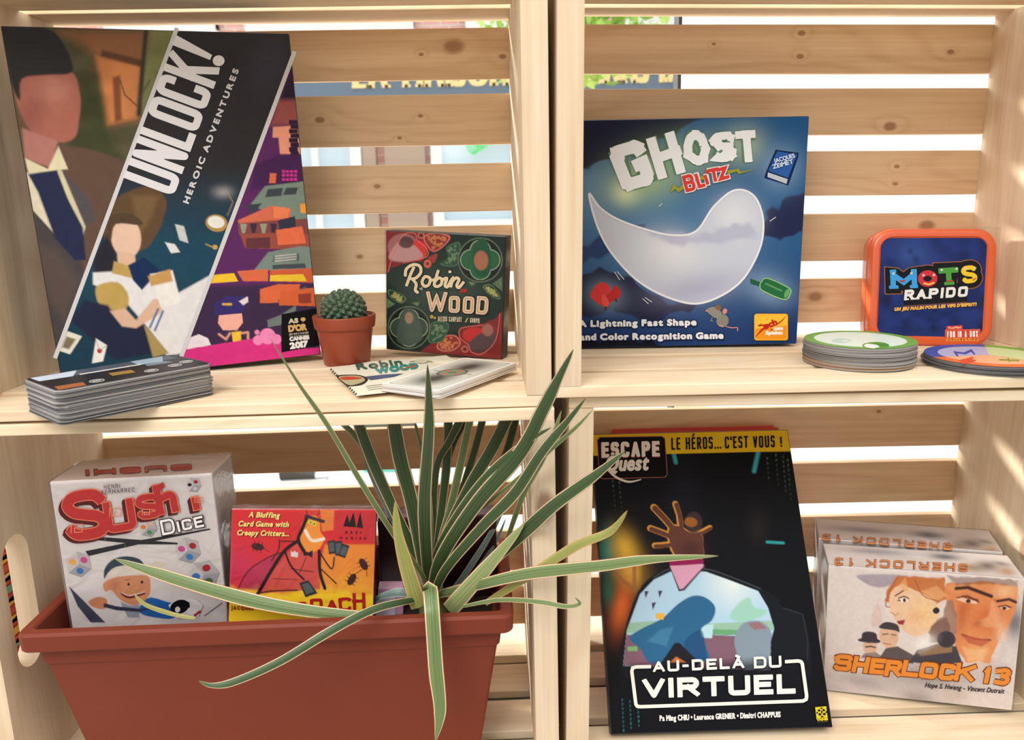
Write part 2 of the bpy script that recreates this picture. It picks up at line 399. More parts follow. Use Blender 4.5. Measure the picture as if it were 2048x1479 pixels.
class Art:
    """collects printed shapes on a face, drawn in photo pixels, and builds them as one mesh per part"""
    def __init__(s, face, gain=1.0, T=(0, 0, 1)):
        s.f, s.g, s.T = face, gain, T
        s.reset()
    def reset(s): s.v, s.fc, s.c = [], [], []
    def px(s, pts):
        P = np.atleast_2d(np.array(pts, float)).copy()
        return P / s.T[2] + np.array(s.T[:2])
    def emit(s, pts_px, faces, col, step=True, sub=0):
        if step: s.f.lift += 0.000022
        L = s.f.loc(pts_px) + s.f.n * (s.f.lift + sub * 0.000003)
        b = len(s.v); s.v += [tuple(x) for x in L]
        for f in faces: s.fc.append(tuple(b + i for i in f)); s.c.append(col)
    def col(s, c): return tuple(np.clip(lin(c) * s.g, 0.0, 0.93))
    def poly(s, pts, c, sm=0):
        if sm: pts = smooth(pts, sm, True)
        P = s.px(pts); s.emit(P, [tuple(range(len(P)))], s.col(c))
    def shape(s, polys, grow, c, cell, sub=0):
        """union of convex pieces, grown by some pixels, cut into one flat layer of non-overlapping faces"""
        polys = [p for p in polys if len(p) > 2]
        if not polys: return
        A = np.concatenate(polys); lo = A.min(0) - grow - cell * 2; hi = A.max(0) + grow + cell * 2
        nx, ny = int((hi[0] - lo[0]) / cell) + 2, int((hi[1] - lo[1]) / cell) + 2
        gx, gy = lo[0] + np.arange(nx) * cell, lo[1] + np.arange(ny) * cell
        D = np.full((ny, nx), 99.0)
        for p in polys:
            a = np.maximum(((p.min(0) - grow - cell * 2 - lo) / cell).astype(int), 0); b = ((p.max(0) + grow + cell * 2 - lo) / cell).astype(int) + 2
            X, Y = np.meshgrid(gx[a[0]:b[0]], gy[a[1]:b[1]])
            D[a[1]:b[1], a[0]:b[0]] = np.minimum(D[a[1]:b[1], a[0]:b[0]], sdf(p, X, Y))
        D = D - grow - cell * .02; I = D < 0
        n4 = I[:-1, :-1].astype(int) + I[:-1, 1:] + I[1:, :-1] + I[1:, 1:]
        V, F = [], []
        for j in np.nonzero(n4.any(1))[0]:
            row = n4[j]; i = 0; full = (row == 4)
            d = np.diff(np.concatenate([[0], full.astype(int), [0]]))
            for i0, i1 in zip(np.nonzero(d == 1)[0], np.nonzero(d == -1)[0]):
                b = len(V); V += [(gx[i0], gy[j]), (gx[i1], gy[j]), (gx[i1], gy[j + 1]), (gx[i0], gy[j + 1])]; F.append((b, b + 1, b + 2, b + 3))
            for i in np.nonzero((row > 0) & (row < 4))[0]:
                q = ((i, j), (i + 1, j), (i + 1, j + 1), (i, j + 1)); b = len(V)
                for k in range(4):
                    (xa, ya), (xb, yb) = q[k], q[(k + 1) % 4]; da, db = D[ya, xa], D[yb, xb]
                    if da < 0: V.append((gx[xa], gy[ya]))
                    if (da < 0) != (db < 0):
                        t = da / (da - db); V.append((gx[xa] + (gx[xb] - gx[xa]) * t, gy[ya] + (gy[yb] - gy[ya]) * t))
                if len(V) - b > 2: F.append(tuple(range(b, len(V))))
                else: del V[b:]
        if F: s.emit(np.array(V), F, s.col(c), step=False, sub=sub)
    def line(s, pts, w, c, sm=0, closed=False):
        if sm: pts = smooth(pts, sm, closed)
        if closed: pts = list(map(tuple, pts)) + [tuple(pts[0])]
        P = s.px(pts)
        ww = [x / s.T[2] for x in w] if hasattr(w, '__len__') else w / s.T[2]
        if sm and hasattr(w, '__len__'): ww = np.interp(np.linspace(0, 1, len(P)), np.linspace(0, 1, len(ww)), ww)
        wm = float(np.mean(ww)); s.f.lift += 0.000022
        s.shape(stroke_polys(P, ww), 0.0, c, min(max(wm / 5, .25), 1.4))
    def oval(s, cx, cy, rx, ry, c, rot=0.0, k=28):
        a = np.linspace(0, 2 * math.pi, k, endpoint=False); cr, sr = math.cos(math.radians(rot)), math.sin(math.radians(rot))
        s.poly(np.stack([cx + rx * np.cos(a) * cr - ry * np.sin(a) * sr, cy + rx * np.cos(a) * sr + ry * np.sin(a) * cr], 1), c)
    def text(s, st, p0, p1, h, c, bold=0.0, lean=0.0, track=0.1, wave=None):
        """fit a line of lettering: base line from p0 to p1, capital height h (all in current pixels); bold in px"""
        P0, P1 = s.px(p0)[0], s.px(p1)[0]; h = h / s.T[2]; bold = bold / s.T[2]
        e = P1 - P0; L = np.hypot(*e); e /= L; up = np.array([e[1], -e[0]])
        items, x = [], 0.0
        for ch in st:
            if ch == ' ': x += 0.3; continue
            v, f = GLYPHS[ch]
            w = v[:, 0].max() - v[:, 0].min()
            items.append((ch, x - v[:, 0].min())); x += w + track
        x -= track
        sx = (L - 2 * bold) / x; sy = (h - 2 * bold) / CAPH
        s.f.lift += 0.000022
        cell = min(max(h / 26, .2), 1.3)
        for i, (ch, xo) in enumerate(items):
            v, f = GLYPHS[ch]
            gx = (v[:, 0] + xo) * sx + bold; gy = v[:, 1] * sy + bold
            gx = gx + gy * lean
            Q = P0 + np.outer(gx, e) + np.outer(gy, up)
            s.shape([Q[list(q)] for q in f], bold, c, cell, i % 2)
    def block(s, st, p0, p1, h, w, c, lean=0.0, gap=0.3, jit=0.0, alt=False):
        """block capitals of stroke width w, base line p0..p1, height h"""
        P0, P1 = s.px(p0)[0], s.px(p1)[0]; h /= s.T[2]; w /= s.T[2]
        e = P1 - P0; L = np.hypot(*e); e /= L; up = np.array([e[1], -e[0]])
        ws = [BW.get(ch, 1.0) for ch in st]
        tot = sum(ws) + gap * (len(st) - 1); nsub = 0
        k = L / tot; x = 0.0
        s.f.lift += 0.000022
        for ch, cw in zip(st, ws):
            if ch != ' ':
                W = cw * k; pieces = []
                for pl in BLK[ch]:
                    q = np.array(pl, float)
                    gx = x + w / 2 + q[:, 0] * (W - w) if W > w else np.full(len(q), x + W / 2)
                    gy = w / 2 + q[:, 1] * (h - w)
                    # square ends
                    P = np.stack([gx, gy], 1)
                    if np.hypot(*(P[0] - P[-1])) > 1e-6 and ch not in 'SCG3so':
                        d0 = P[0] - P[1]; d1 = P[-1] - P[-2]
                        P[0] += d0 / max(np.hypot(*d0), 1e-6) * w / 2; P[-1] += d1 / max(np.hypot(*d1), 1e-6) * w / 2
                    if jit: P = P + RNG.normal(0, jit / s.T[2], P.shape)
                    for v in stroke_polys(P, w):
                        v = v.copy(); v[:, 1] = np.clip(v[:, 1], 0, h * (1.5 if ch in 'ÉÀ' else 1.0))
                        gx = v[:, 0] + v[:, 1] * lean
                        pieces.append(P0 + np.outer(gx, e) + np.outer(v[:, 1], up))
                nsub += 1; s.shape(pieces, 0.0, c, min(max(w / 5, .2), 1.3), nsub % 2)
            x += (cw + gap) * k
    def build(s, name, parent, mat, label=None):
        me = bpy.data.meshes.new(name); me.from_pydata(s.v, [], s.fc)
        a = me.color_attributes.new('ink', 'FLOAT_COLOR', 'CORNER')
        lens = np.array([len(f) for f in s.fc]); cc = np.repeat(np.array(s.c), lens, 0)
        a.data.foreach_set('color', np.concatenate([cc, np.ones((len(cc), 1))], 1).ravel())
        me.materials.append(mat); me.update()
        o = bpy.data.objects.new(name, me); COL.objects.link(o); o.parent = parent
        if label: o['label'] = label
        s.reset(); return o

def sdf(poly, X, Y):
    """signed distance to a polygon, negative inside"""
    P = np.array(poly, float); m = len(P)
    d = np.full(X.shape, 1e18); ins = np.zeros(X.shape, bool)
    for i in range(m):
        a, b = P[i], P[(i + 1) % m]; e = b - a
        wx, wy = X - a[0], Y - a[1]
        t = np.clip((wx * e[0] + wy * e[1]) / max(e @ e, 1e-12), 0, 1)
        d = np.minimum(d, (wx - e[0] * t) ** 2 + (wy - e[1] * t) ** 2)
        if abs(e[1]) > 1e-12:
            c = ((a[1] > Y) != (b[1] > Y)) & (X < e[0] * (Y - a[1]) / e[1] + a[0]); ins ^= c
    d = np.sqrt(d); return np.where(ins, -d, d)

_tab = RNG.random((64, 64))
def vnoise(x, y):
    xi, yi = np.floor(x).astype(int), np.floor(y).astype(int); fx, fy = x - xi, y - yi
    fx, fy = fx * fx * (3 - 2 * fx), fy * fy * (3 - 2 * fy)
    g = lambda i, j: _tab[i % 64, j % 64]
    return (g(xi, yi) * (1 - fx) + g(xi + 1, yi) * fx) * (1 - fy) + (g(xi, yi + 1) * (1 - fx) + g(xi + 1, yi + 1) * fx) * fy

class Paint:
    """a painted picture: a fine grid over a face quad with a colour at every grid point, laid down stroke by stroke"""
    def __init__(s, face, corners_local, nx, ny, base, gain=1.0, T=(0, 0, 1)):
        s.f, s.g, s.T, s.nx, s.ny = face, gain, T, nx, ny
        a, b, c, d = [np.array(p, float) for p in corners_local]     # TL TR BR BL, local
        gu, gv = np.meshgrid(np.linspace(0, 1, nx), np.linspace(0, 1, ny))
        U, V = gu.ravel()[:, None], gv.ravel()[:, None]
        L = (a * (1 - U) + b * U) * (1 - V) + (d * (1 - U) + c * U) * V
        s.L = L + face.n * face.lift
        W = L @ face.Rw.T + face.T
        q = (W - CAM) @ CR
        s.X = (CXP + FPX * q[:, 0] / q[:, 1]); s.Y = (CYP - FPX * q[:, 2] / q[:, 1])
        s.C = np.tile(lin(base), (len(L), 1))
    def xy(s): return (s.X - s.T[0]) * s.T[2], (s.Y - s.T[1]) * s.T[2]
    def mixin(s, a, c):
        a = a[:, None]; cc = lin(c) if not isinstance(c, np.ndarray) else c
        s.C = s.C * (1 - a) + cc * a
    def poly(s, pts, c, blur=4.0, a=1.0, sm=0, rough=0.0, rs=30.0):
        X, Y = s.xy()
        if sm: pts = smooth(pts, sm, True)
        d = sdf(pts, X, Y)
        if rough: d = d + (vnoise(X / rs, Y / rs) - .5) * rough * 2
        s.mixin(a * np.clip(0.5 - d / blur, 0, 1), c)
    def blob(s, cx, cy, rx, ry, c, rot=0.0, a=1.0, p=1.0):
        X, Y = s.xy(); r = math.radians(rot); dx, dy = X - cx, Y - cy
        u = (dx * math.cos(r) + dy * math.sin(r)) / rx; v = (-dx * math.sin(r) + dy * math.cos(r)) / ry
        s.mixin(a * np.exp(-(u * u + v * v) * p), c)
    def oval(s, cx, cy, rx, ry, c, rot=0.0, a=1.0, blur=0.1):
        X, Y = s.xy(); r = math.radians(rot); dx, dy = X - cx, Y - cy
        u = (dx * math.cos(r) + dy * math.sin(r)) / rx; v = (-dx * math.sin(r) + dy * math.cos(r)) / ry
        s.mixin(a * np.clip((1 - np.hypot(u, v)) / blur + .5, 0, 1), c)
    def line(s, pts, w, c, blur=3.0, a=1.0, sm=0):
        X, Y = s.xy()
        if sm: pts = smooth(pts, sm)
        P = np.array(pts, float); d = np.full(X.shape, 1e18)
        for i in range(len(P) - 1):
            e = P[i + 1] - P[i]; wx, wy = X - P[i][0], Y - P[i][1]
            t = np.clip((wx * e[0] + wy * e[1]) / max(e @ e, 1e-12), 0, 1)
            d = np.minimum(d, np.hypot(wx - e[0] * t, wy - e[1] * t))
        s.mixin(a * np.clip(0.5 - (d - w / 2) / blur, 0, 1), c)
    def grad(s, fn, c):
        X, Y = s.xy(); s.mixin(np.clip(fn(X, Y), 0, 1), c)
    def noise(s, sx, sy, amt):
        X, Y = s.xy(); k = 1 + (vnoise(X / sx, Y / sy) - .5) * 2 * amt; s.C = s.C * k[:, None]
    def build(s, name, parent, mat):
        nx, ny = s.nx, s.ny
        i = (np.arange(ny - 1)[:, None] * nx + np.arange(nx - 1)[None]).ravel()
        F = np.stack([i, i + nx, i + nx + 1, i + 1], 1)
        me = bpy.data.meshes.new(name)
        me.vertices.add(len(s.L)); me.vertices.foreach_set('co', s.L.astype(np.float32).ravel())
        me.loops.add(F.size); me.loops.foreach_set('vertex_index', F.astype(np.int32).ravel())
        me.polygons.add(len(F)); me.polygons.foreach_set('loop_start', np.arange(0, F.size, 4, dtype=np.int32))
        me.update(calc_edges=True)
        a = me.color_attributes.new('ink', 'FLOAT_COLOR', 'POINT')
        cc = np.clip(s.C * s.g, 0, 0.93)
        a.data.foreach_set('color', np.concatenate([cc, np.ones((len(cc), 1))], 1).astype(np.float32).ravel())
        me.materials.append(mat)
        o = bpy.data.objects.new(name, me); COL.objects.link(o); o.parent = parent
        return o

# ------------------------------------------------------------------ the street outside the window
def brick_mat():
    m, n, l, b = new_mat('hazed_street_brick')
    t = n.new('ShaderNodeTexCoord'); mp = n.new('ShaderNodeMapping'); mp.inputs['Rotation'].default_value = (math.radians(90), 0, 0)
    br = n.new('ShaderNodeTexBrick'); br.inputs['Scale'].default_value = 3.2
    br.inputs['Color1'].default_value = rgba((240, 186, 176)); br.inputs['Color2'].default_value = rgba((232, 170, 162)); br.inputs['Mortar'].default_value = rgba((236, 222, 216))  # brick and mortar washed pale, street haze mixed into the colours
    l.new(t.outputs['Object'], mp.inputs['Vector']); l.new(mp.outputs[0], br.inputs['Vector']); l.new(br.outputs[0], b.inputs['Base Color'])
    b.inputs['Roughness'].default_value = 0.9
    return m
M_BRICK = brick_mat()
M_PALE = plain('pale_render', (248, 250, 252), 0.9)
M_PAVE = plain('pale_paving', (238, 232, 224), 0.9, noise=0.06, nscale=3)
M_SIGN = plain('hazed_navy_sign_paint', (92, 116, 140), 0.6)  # navy lightened towards blue-grey, haze included in the colour
M_GOLD = plain('gold_sign_paint', (250, 226, 160), 0.5)
M_PANE = plain('hazed_blue_pane', (204, 226, 240), 0.15)  # pane tint whitened to include the outdoor haze
M_FRAME = plain('white_frame_paint', (240, 242, 244), 0.5)
M_GASKET = plain('black_gasket', (22, 24, 28), 0.6)
M_TIMBER = plain('hazed_brown_timber_paint', (176, 156, 140), 0.7)  # brown lifted paler, haze put into the colour
M_LEAFOUT = plain('sunlit_leaf', (190, 222, 110), 0.6, noise=0.25, nscale=2)
M_BARK = plain('grey_bark', (120, 104, 88), 0.9)
M_TEAL = plain('turquoise_paint', (90, 205, 196), 0.6)
M_BLACKLEATHER = plain('black_shoe_leather', (28, 28, 34), 0.35)
M_RUBBER = plain('pale_rubber', (225, 228, 232), 0.5)
M_NEON = plain('green_letter_paint', (90, 225, 130), 0.5)

GZ = -0.86
tag(box_obj('ground', -9, 9, 0.42, 14, GZ - 0.1, GZ, M_PAVE), kind='structure')
tag(box_obj('wall_street', -8, 7, 7.0, 7.3, GZ, 3.0, M_BRICK), kind='structure')
tag(box_obj('wall_white', 2.33, 7.5, 6.2, 6.9, GZ, 3.0, M_PALE), kind='structure')

def street_window(n, x0, x1, z0, z1, mull=1):
    fr = bmesh.new(); y = 6.95
    for a in (x0, x1): add_box(fr, a - 0.05, a + 0.05, y - 0.06, y + 0.04, z0, z1)
    for a in (z0, z1): add_box(fr, x0 - 0.05, x1 + 0.05, y - 0.07, y + 0.04, a - 0.05, a + 0.05)
    for k in range(mull): 
        xm = x0 + (x1 - x0) * (k + 1) / (mull + 1); add_box(fr, xm - 0.03, xm + 0.03, y - 0.05, y + 0.04, z0, z1)
    o = bm_obj('window_%d' % n, fr, M_FRAME); o['kind'] = 'structure'
    box_obj('window_pane', x0, x1, y, y + 0.03, z0, z1, M_PANE, o)
street_window(2, -2.75, -1.9, 1.62, 2.9); street_window(3, -1.55, -0.2, 1.62, 2.9, 2); street_window(4, 0.35, 1.0, 1.62, 2.9)
street_window(5, 1.75, 2.15, 1.62, 2.9, 0)
# shopfront below the fascia
street_window(6, -1.45, -0.72, -0.35, 0.82, 1); street_window(7, 0.0, 0.72, -0.1, 0.82, 0); street_window(8, 0.95, 1.75, -0.1, 0.82, 1)
sf = bmesh.new()
for x0, x1 in ((-0.66, -0.54), (-0.46, -0.1), (0.76, 0.9)): add_box(sf, x0, x1, 6.88, 7.0, GZ, 0.9)
o = bm_obj('trim_1', sf, M_TIMBER); o['kind'] = 'structure'
sf = bmesh.new(); add_box(sf, -2.6, 2.3, 6.85, 7.0, GZ, -0.42); add_box(sf, -0.08, 2.3, 6.9, 7.0, -0.42, -0.14)
o = bm_obj('trim_2', sf, M_PALE); o['kind'] = 'structure'

def sign_letters(st, x0, x1, z0, h, y, mat, parent, slab=0.0, name='sign_lettering'):
    items, x = [], 0.0
    for ch in st:
        if ch == ' ': x += 0.5; continue
        v, f = GLYPHS[ch]; w = v[:, 0].max() - v[:, 0].min(); items.append((ch, x - v[:, 0].min(), w)); x += w + 0.16
    x -= 0.16; sx = (x1 - x0) / x; sz = h / CAPH
    vs, fs = [], []
    for ch, xo, w in items:
        v, f = GLYPHS[ch]
        for li, ox in enumerate((-0.026, 0.0, 0.026)):
            b = len(vs); vs += [(x0 + (p[0] + xo) * sx + ox * 0.7, y - 0.004 - 0.002 * li, z0 + p[1] * sz) for p in v]; fs += [tuple(b + i for i in q) for q in f]
        if slab and ch not in 'OSC':
            g = GLYPHS[ch][0]; lo = g[g[:, 1] < 0.05]
            for gx in sorted({round(float(t), 1) for t in lo[:, 0]}):
                b = len(vs); cx = x0 + (gx + xo) * sx
                vs += [(cx - slab, y - 0.012, z0), (cx + slab, y - 0.012, z0), (cx + slab, y - 0.012, z0 + 0.022), (cx - slab, y - 0.012, z0 + 0.022)]; fs.append((b, b + 1, b + 2, b + 3))
    return mesh_obj(name, vs, fs, mat, parent)
sg = empty('shop_sign', Matrix.Translation((0, 6.8, 1.0)), 'long navy fascia sign with gold lettering across the street', 'sign')
box_obj('sign_board', -1.25, 2.30, 0.0, 0.18, 0.02, 0.44, M_SIGN, sg, 0.01)
sign_letters('LA MAISON', -0.68, 0.66, 0.10, 0.26, 0.0, M_GOLD, sg, 0.026)
sign_letters('CANS D', 1.36, 2.12, 0.10, 0.26, 0.0, M_GOLD, sg, 0.022)
ns = sign_letters('Ouvert', 0.33, 0.66, 0.52, 0.13, 6.86, M_NEON, None, 0.0, 'window_sign')
tag(ns, 'green word sign in the shop window across the street', 'sign')
ns.matrix_world = Matrix.Translation((0.33, 6.86, 0.52)) @ Matrix.Rotation(math.radians(-28), 4, 'Y') @ Matrix.Translation((-0.33, -6.86, -0.52))

# leafy young tree behind the posts
tr = empty('street_tree', Matrix.Translation((0.98, 4.6, GZ)), 'leafy bright green street tree behind the middle posts', 'tree')
v, f = lathe([(0.05, 0), (0.04, 1.2), (0.03, 2.3)], 10)
mesh_obj('trunk', v, f, M_BARK, tr, smooth=True)
vs, fs = [], []
for k in range(2600):
    a = RNG.normal(0, 1, 3); a /= np.linalg.norm(a); r = RNG.random() ** 0.4
    c = np.array([0.0, 0, 2.25]) + a * r * np.array([0.62, 0.5, 0.62])
    if RNG.random() < 0.25: c[2] = 1.75 + RNG.random() * 0.2; c[0] = RNG.uniform(-0.45, 0.4)
    d1 = RNG.normal(0, 1, 3); d1 /= np.linalg.norm(d1); d2 = np.cross(d1, RNG.normal(0, 1, 3)); d2 /= np.linalg.norm(d2)
    s1, s2 = 0.05, 0.024; b = len(vs)
    vs += [c - d1 * s1, c + d2 * s2, c + d1 * s1, c - d2 * s2]; fs.append((b, b + 1, b + 2, b + 3))
mesh_obj('foliage', vs, fs, M_LEAFOUT, tr)

# pavement things seen low through the slats
sh = empty('shoe', Matrix.Translation((-0.305, 2.27, GZ)) @ Matrix.Rotation(math.radians(4), 4, 'Z') @ Matrix.Scale(.6, 4), 'black shoe with pale toe on the pavement outside', 'shoe')
prof = [(-0.13, .040, .10), (-0.10, .043, .105), (-0.05, .042, .09), (0.0, .043, .068), (0.06, .046, .052), (0.11, .042, .042), (0.145, .030, .032), (0.158, .012, .018)]
def loft(secs, n=14, zb=0.012):
    vs, fs = [], []
    for (x, w, h) in secs:
        for k in range(n):
            a = 2 * math.pi * k / n; vs.append((x, w * math.cos(a), zb + h / 2 + h / 2 * math.sin(a)))
    for i in range(len(secs) - 1):
        for k in range(n):
            a, b = i * n + k, i * n + (k + 1) % n; fs.append((a, a + n, b + n, b))
    fs.append(tuple(range(n))[::-1]); fs.append(tuple(range((len(secs) - 1) * n, len(secs) * n)))
    return vs, fs
v, f = loft(prof); mesh_obj('upper', v, f, M_BLACKLEATHER, sh, smooth=True)
v, f = loft([(0.085, .047, .046), (0.11, .044, .045), (0.148, .033, .036), (0.164, .014, .02)]); mesh_obj('toe_cap', v, f, M_RUBBER, sh, smooth=True)
bm = bmesh.new(); add_box(bm, -0.135, 0.15, -0.042, 0.042, 0.0, 0.014, 0.004); bm_obj('sole', bm, M_RUBBER, sh)
v, f = lathe([(.040, .085), (.042, .12), (.047, .19)], 14, -0.095, 0.0); mesh_obj('cuff', v, f, M_BLACKLEATHER, sh, smooth=True)
tb = empty('planter_tub', Matrix.Translation((0.0, 2.42, GZ)), 'turquoise tub on the pavement beyond the plant leaves', 'planter')
bm = bmesh.new()
lo = [bm.verts.new((x, y, 0)) for x, y in rrect(-.09, .09, -.09, .09, .02)]; hi = [bm.verts.new((x * 1.2, y * 1.2, .16)) for x, y in rrect(-.09, .09, -.09, .09, .02)]
n_ = len(lo)
for k in range(n_): bm.faces.new((lo[k], lo[(k + 1) % n_], hi[(k + 1) % n_], hi[k]))
bm.faces.new(lo[::-1]); bm_obj('tub_wall', bm, M_TEAL, tb)
box_obj('soil', -.1, .1, -.1, .1, .12, .135, plain('tub_soil', (70, 56, 44), 0.9), tb)

# the shop window the crates stand in
GM, gn, gl_, gb = new_mat('window_glass')
go = gn['Material Output']; gn.remove(gb)
g1 = gn.new('ShaderNodeBsdfTransparent'); g2 = gn.new('ShaderNodeBsdfGlossy'); g3 = gn.new('ShaderNodeMixShader'); g2.inputs['Roughness'].default_value = 0.02
g1.inputs['Color'].default_value = (0.97, 0.985, 0.98, 1); g3.inputs[0].default_value = 0.03
gl_.new(g1.outputs[0], g3.inputs[1]); gl_.new(g2.outputs[0], g3.inputs[2]); gl_.new(g3.outputs[0], go.inputs['Surface'])
wf = bmesh.new()
add_box(wf, 0.612, 0.650, 0.325, 0.365, -0.42, 0.8); add_box(wf, -1.2, 2.0, 0.325, 0.365, -0.46, -0.40); add_box(wf, -1.2, 2.0, 0.325, 0.365, 0.76, 0.84)
win = bm_obj('window_1', wf, M_FRAME); win['kind'] = 'structure'
box_obj('window_gasket', 0.6085, 0.612, 0.33, 0.352, -0.40, 0.76, M_GASKET, win)
mesh_obj('window_glass', [(-1.2, .345, -.42), (2.0, .345, -.42), (2.0, .345, .78), (-1.2, .345, .78)], [(0, 1, 2, 3)], GM, win)
M_LEDGE = plain('white_ledge_paint', (186, 178, 166), 0.6, noise=0.03, nscale=12)
tag(box_obj('trim_3', -1.2, 2.0, -0.12, 0.322, -0.46, -0.3312, M_LEDGE), kind='structure')

# ------------------------------------------------------------------ wooden crates
WI, TP, TS = 0.42, 0.0187, 0.0085
KN = {
    'UL0': [(.3677, .222, .2857, .0062), (.337, .222, .279, .0016), (.414, .222, .276, .0022)],
    'UL1': [(.238, .222, .2215, .0030), (.334, .222, .2235, .0018), (.313, .222, .2035, .0016)],
    'UL2': [(.289, .222, .1585, .0022)], 'UL3': [(.268, .222, .091, .0022)],
    'UR0': [(.234, .207, .2866, .0024), (.234, .207, .266, .0024), (.380, .207, .270, .0024), (.151, .207, .277, .0014)],
    'UR1': [(.327, .207, .202, .0042)], 'UR2': [(.337, .207, .1645, .0018), (.337, .207, .148, .0018)],
    'UR3': [(.373, .207, .107, .005)], 'UR4': [(.265, .207, .038, .0048)],
    'LR1': [(.33, .207, .243, .002)],
}
PKN = {('UR', 1): [(WI, 0.13, 0.245, 0.012), (WI, 0.08, 0.10, 0.016)], ('LR', 1): [(WI, 0.10, 0.215, 0.006), (WI, 0.09, 0.14, 0.007)],
       ('LL', 1): [(WI + 0.0103, -0.001, 0.2365, 0.0085)], ('UL', 1): [], ('LL', 0): [], ('LR', 0): []}
SL, SD = (226, 194, 156), (198, 158, 118)
W_X = wood('pine_slat', 'X', SL, SD)
W_Z = wood('pine_panel', 'Z', ring=0.7)
W_T = wood('pine_floor_slat', 'X', light=(236, 217, 186), dark=(216, 186, 148), ring=0.8)

def panel_obj(name, x0, x1, d, H, hole, mat, parent):
    bm = bmesh.new()
    def loop(pts): 
        vs = [bm.verts.new((x0, y, z)) for y, z in pts]
        return [bm.edges.new((vs[i], vs[(i + 1) % len(vs)])) for i in range(len(vs))]
    es = loop([(0, 0), (d, 0), (d, H), (0, H)])
    if hole:
        y0, y1, z0, z1 = hole; r = (y1 - y0) / 2; cy = (y0 + y1) / 2
        pts = [(cy + r * math.cos(math.radians(a)), z1 - r + r * math.sin(math.radians(a))) for a in range(0, 181, 12)] + [(cy + r * math.cos(math.radians(a)), z0 + r + r * math.sin(math.radians(a))) for a in range(180, 361, 12)]
        es += loop(pts)
    r = bmesh.ops.triangle_fill(bm, edges=es, use_beauty=True)
    fs = [g for g in r['geom'] if isinstance(g, bmesh.types.BMFace)]
    e = bmesh.ops.extrude_face_region(bm, geom=fs)
    bmesh.ops.translate(bm, verts=[g for g in e['geom'] if isinstance(g, bmesh.types.BMVert)], vec=(x1 - x0, 0, 0))
    bmesh.ops.recalc_face_normals(bm, faces=bm.faces)
    return bm_obj(name, bm, mat, parent)

def crate(key, x, y, z, yaw, roll, H, d, slats, label, holes=(None, None), floor_front=(0.0, 0.047)):
    M = Matrix.Translation((x, y, z)) @ Matrix.Rotation(yaw, 4, 'Z') @ Matrix.Rotation(-roll, 4, 'Y')
    c = empty('wooden_crate', M, label, 'crate', 'pine crates stacked as shelves')
    for k, (x0, x1) in enumerate(((-TP, 0.0), (WI, WI + TP))):
        kn = PKN.get((key, k), [])
        m = wood('pine_panel_knots', 'Z', knots=kn, ring=0.7, kcol=(112, 68, 40) if key == 'LL' else (150, 108, 74)) if kn else W_Z
        panel_obj('end_panel', x0, x1, d, H, holes[k], m, c)
    for k, (z1, z0) in enumerate(slats):
        kn = KN.get('%s%d' % (key, k), [])
        m = wood('pine_slat_knots', 'X', SL, SD, knots=kn) if kn else W_X
        box_obj('back_slat', -TP, WI + TP, d, d + TS, z0, z1, m, c, 0.0006, 1, 0.0006)
    ys = [floor_front, (0.0585, 0.1045), (0.119, 0.165), (0.1795, d + TS - 0.001)]
    for (y0, y1) in ys:
        box_obj('floor_slat', -TP, WI + TP, y0, y1, -TS, -0.0001, W_T, c, 0.0008, 2, 0.0004)
        box_obj('top_slat', -TP, WI + TP, y0 + (0.0 if y0 else 0.001), y1, H + 0.0001, H + TS, W_T, c, 0.0008, 2, 0.0004)
    return c
HOLE = (0.022, 0.058, 0.097, 0.212)
crate('UL', 0.0, 0.0, 0.0062, 0.0, -0.0030, 0.3092, 0.222, [(.3015, .2562), (.2430, .1963), (.1785, .1325), (.1190, .0731), (.0550, .0109)],
      'upper left pine crate, the one holding the tallest box', (HOLE, None))
crate('UR', 0.4606, -0.0030, 0.0113, 0.0150, -0.0144, 0.3022, 0.207, [(.2941, .2511), (.2367, .1947), (.1799, .1375), (.1196, .0740), (.0560, .0123)],
      'upper right pine crate, the one holding the blue box', (None, HOLE))
crate('LL', 0.0019, -0.0014, -0.3203, -0.0065, 0.0010, 0.3066, 0.207, [(.2985, .2600), (.2434, .2002), (.1819, .1463), (.128, .083), (.065, .020)],
      'lower left pine crate, the one holding the terracotta planter', (HOLE, None))
crate('LR', 0.4657, 0.0032, -0.3145, 0.0051, -0.0172, 0.3066, 0.207, [(.3040, .2645), (.2489, .2040), (.1873, .1423), (.1268, .0805), (.063, .0170)],
      'lower right pine crate, the one holding the black book', (None, HOLE))

# ------------------------------------------------------------------ long planter
M_TERRA = plain('terracotta_plastic', (122, 54, 37), 0.5, 0.2, noise=0.05, nscale=30, bump=0.06)
M_SOIL = plain('dark_soil', (48, 36, 28), 0.95, noise=0.4, nscale=160, bump=0.8)
def ring_mesh(name, x0, x1, y0, y1, prof, r, mat, parent, cap=True):
    vs, fs = [], []
    for (ins, z) in prof:
        vs += [(x, y, z) for x, y in rrect(x0 + ins, x1 - ins, y0 + ins, y1 - ins, max(r - ins * 0.3, 0.002), 5)]
    n = len(vs) // len(prof)
    for i in range(len(prof) - 1):
        for k in range(n):
            a, b = i * n + k, i * n + (k + 1) % n; fs.append((a, b, b + n, a + n))
    if cap: fs.append(tuple(range(n))[::-1]); fs.append(tuple(range((len(prof) - 1) * n, len(prof) * n)))
    return mesh_obj(name, vs, fs, mat, parent)
PL = empty('flower_box', Matrix.Translation((0.213, 0.065, -0.3201)), 'long terracotta plastic planter holding two boxes and a spiky plant', 'planter')
px0, px1, py0, py1 = 0.0202 - 0.213, 0.4058 - 0.213, -0.010 - 0.065, 0.140 - 0.065
zz = lambda z: z + 0.3201
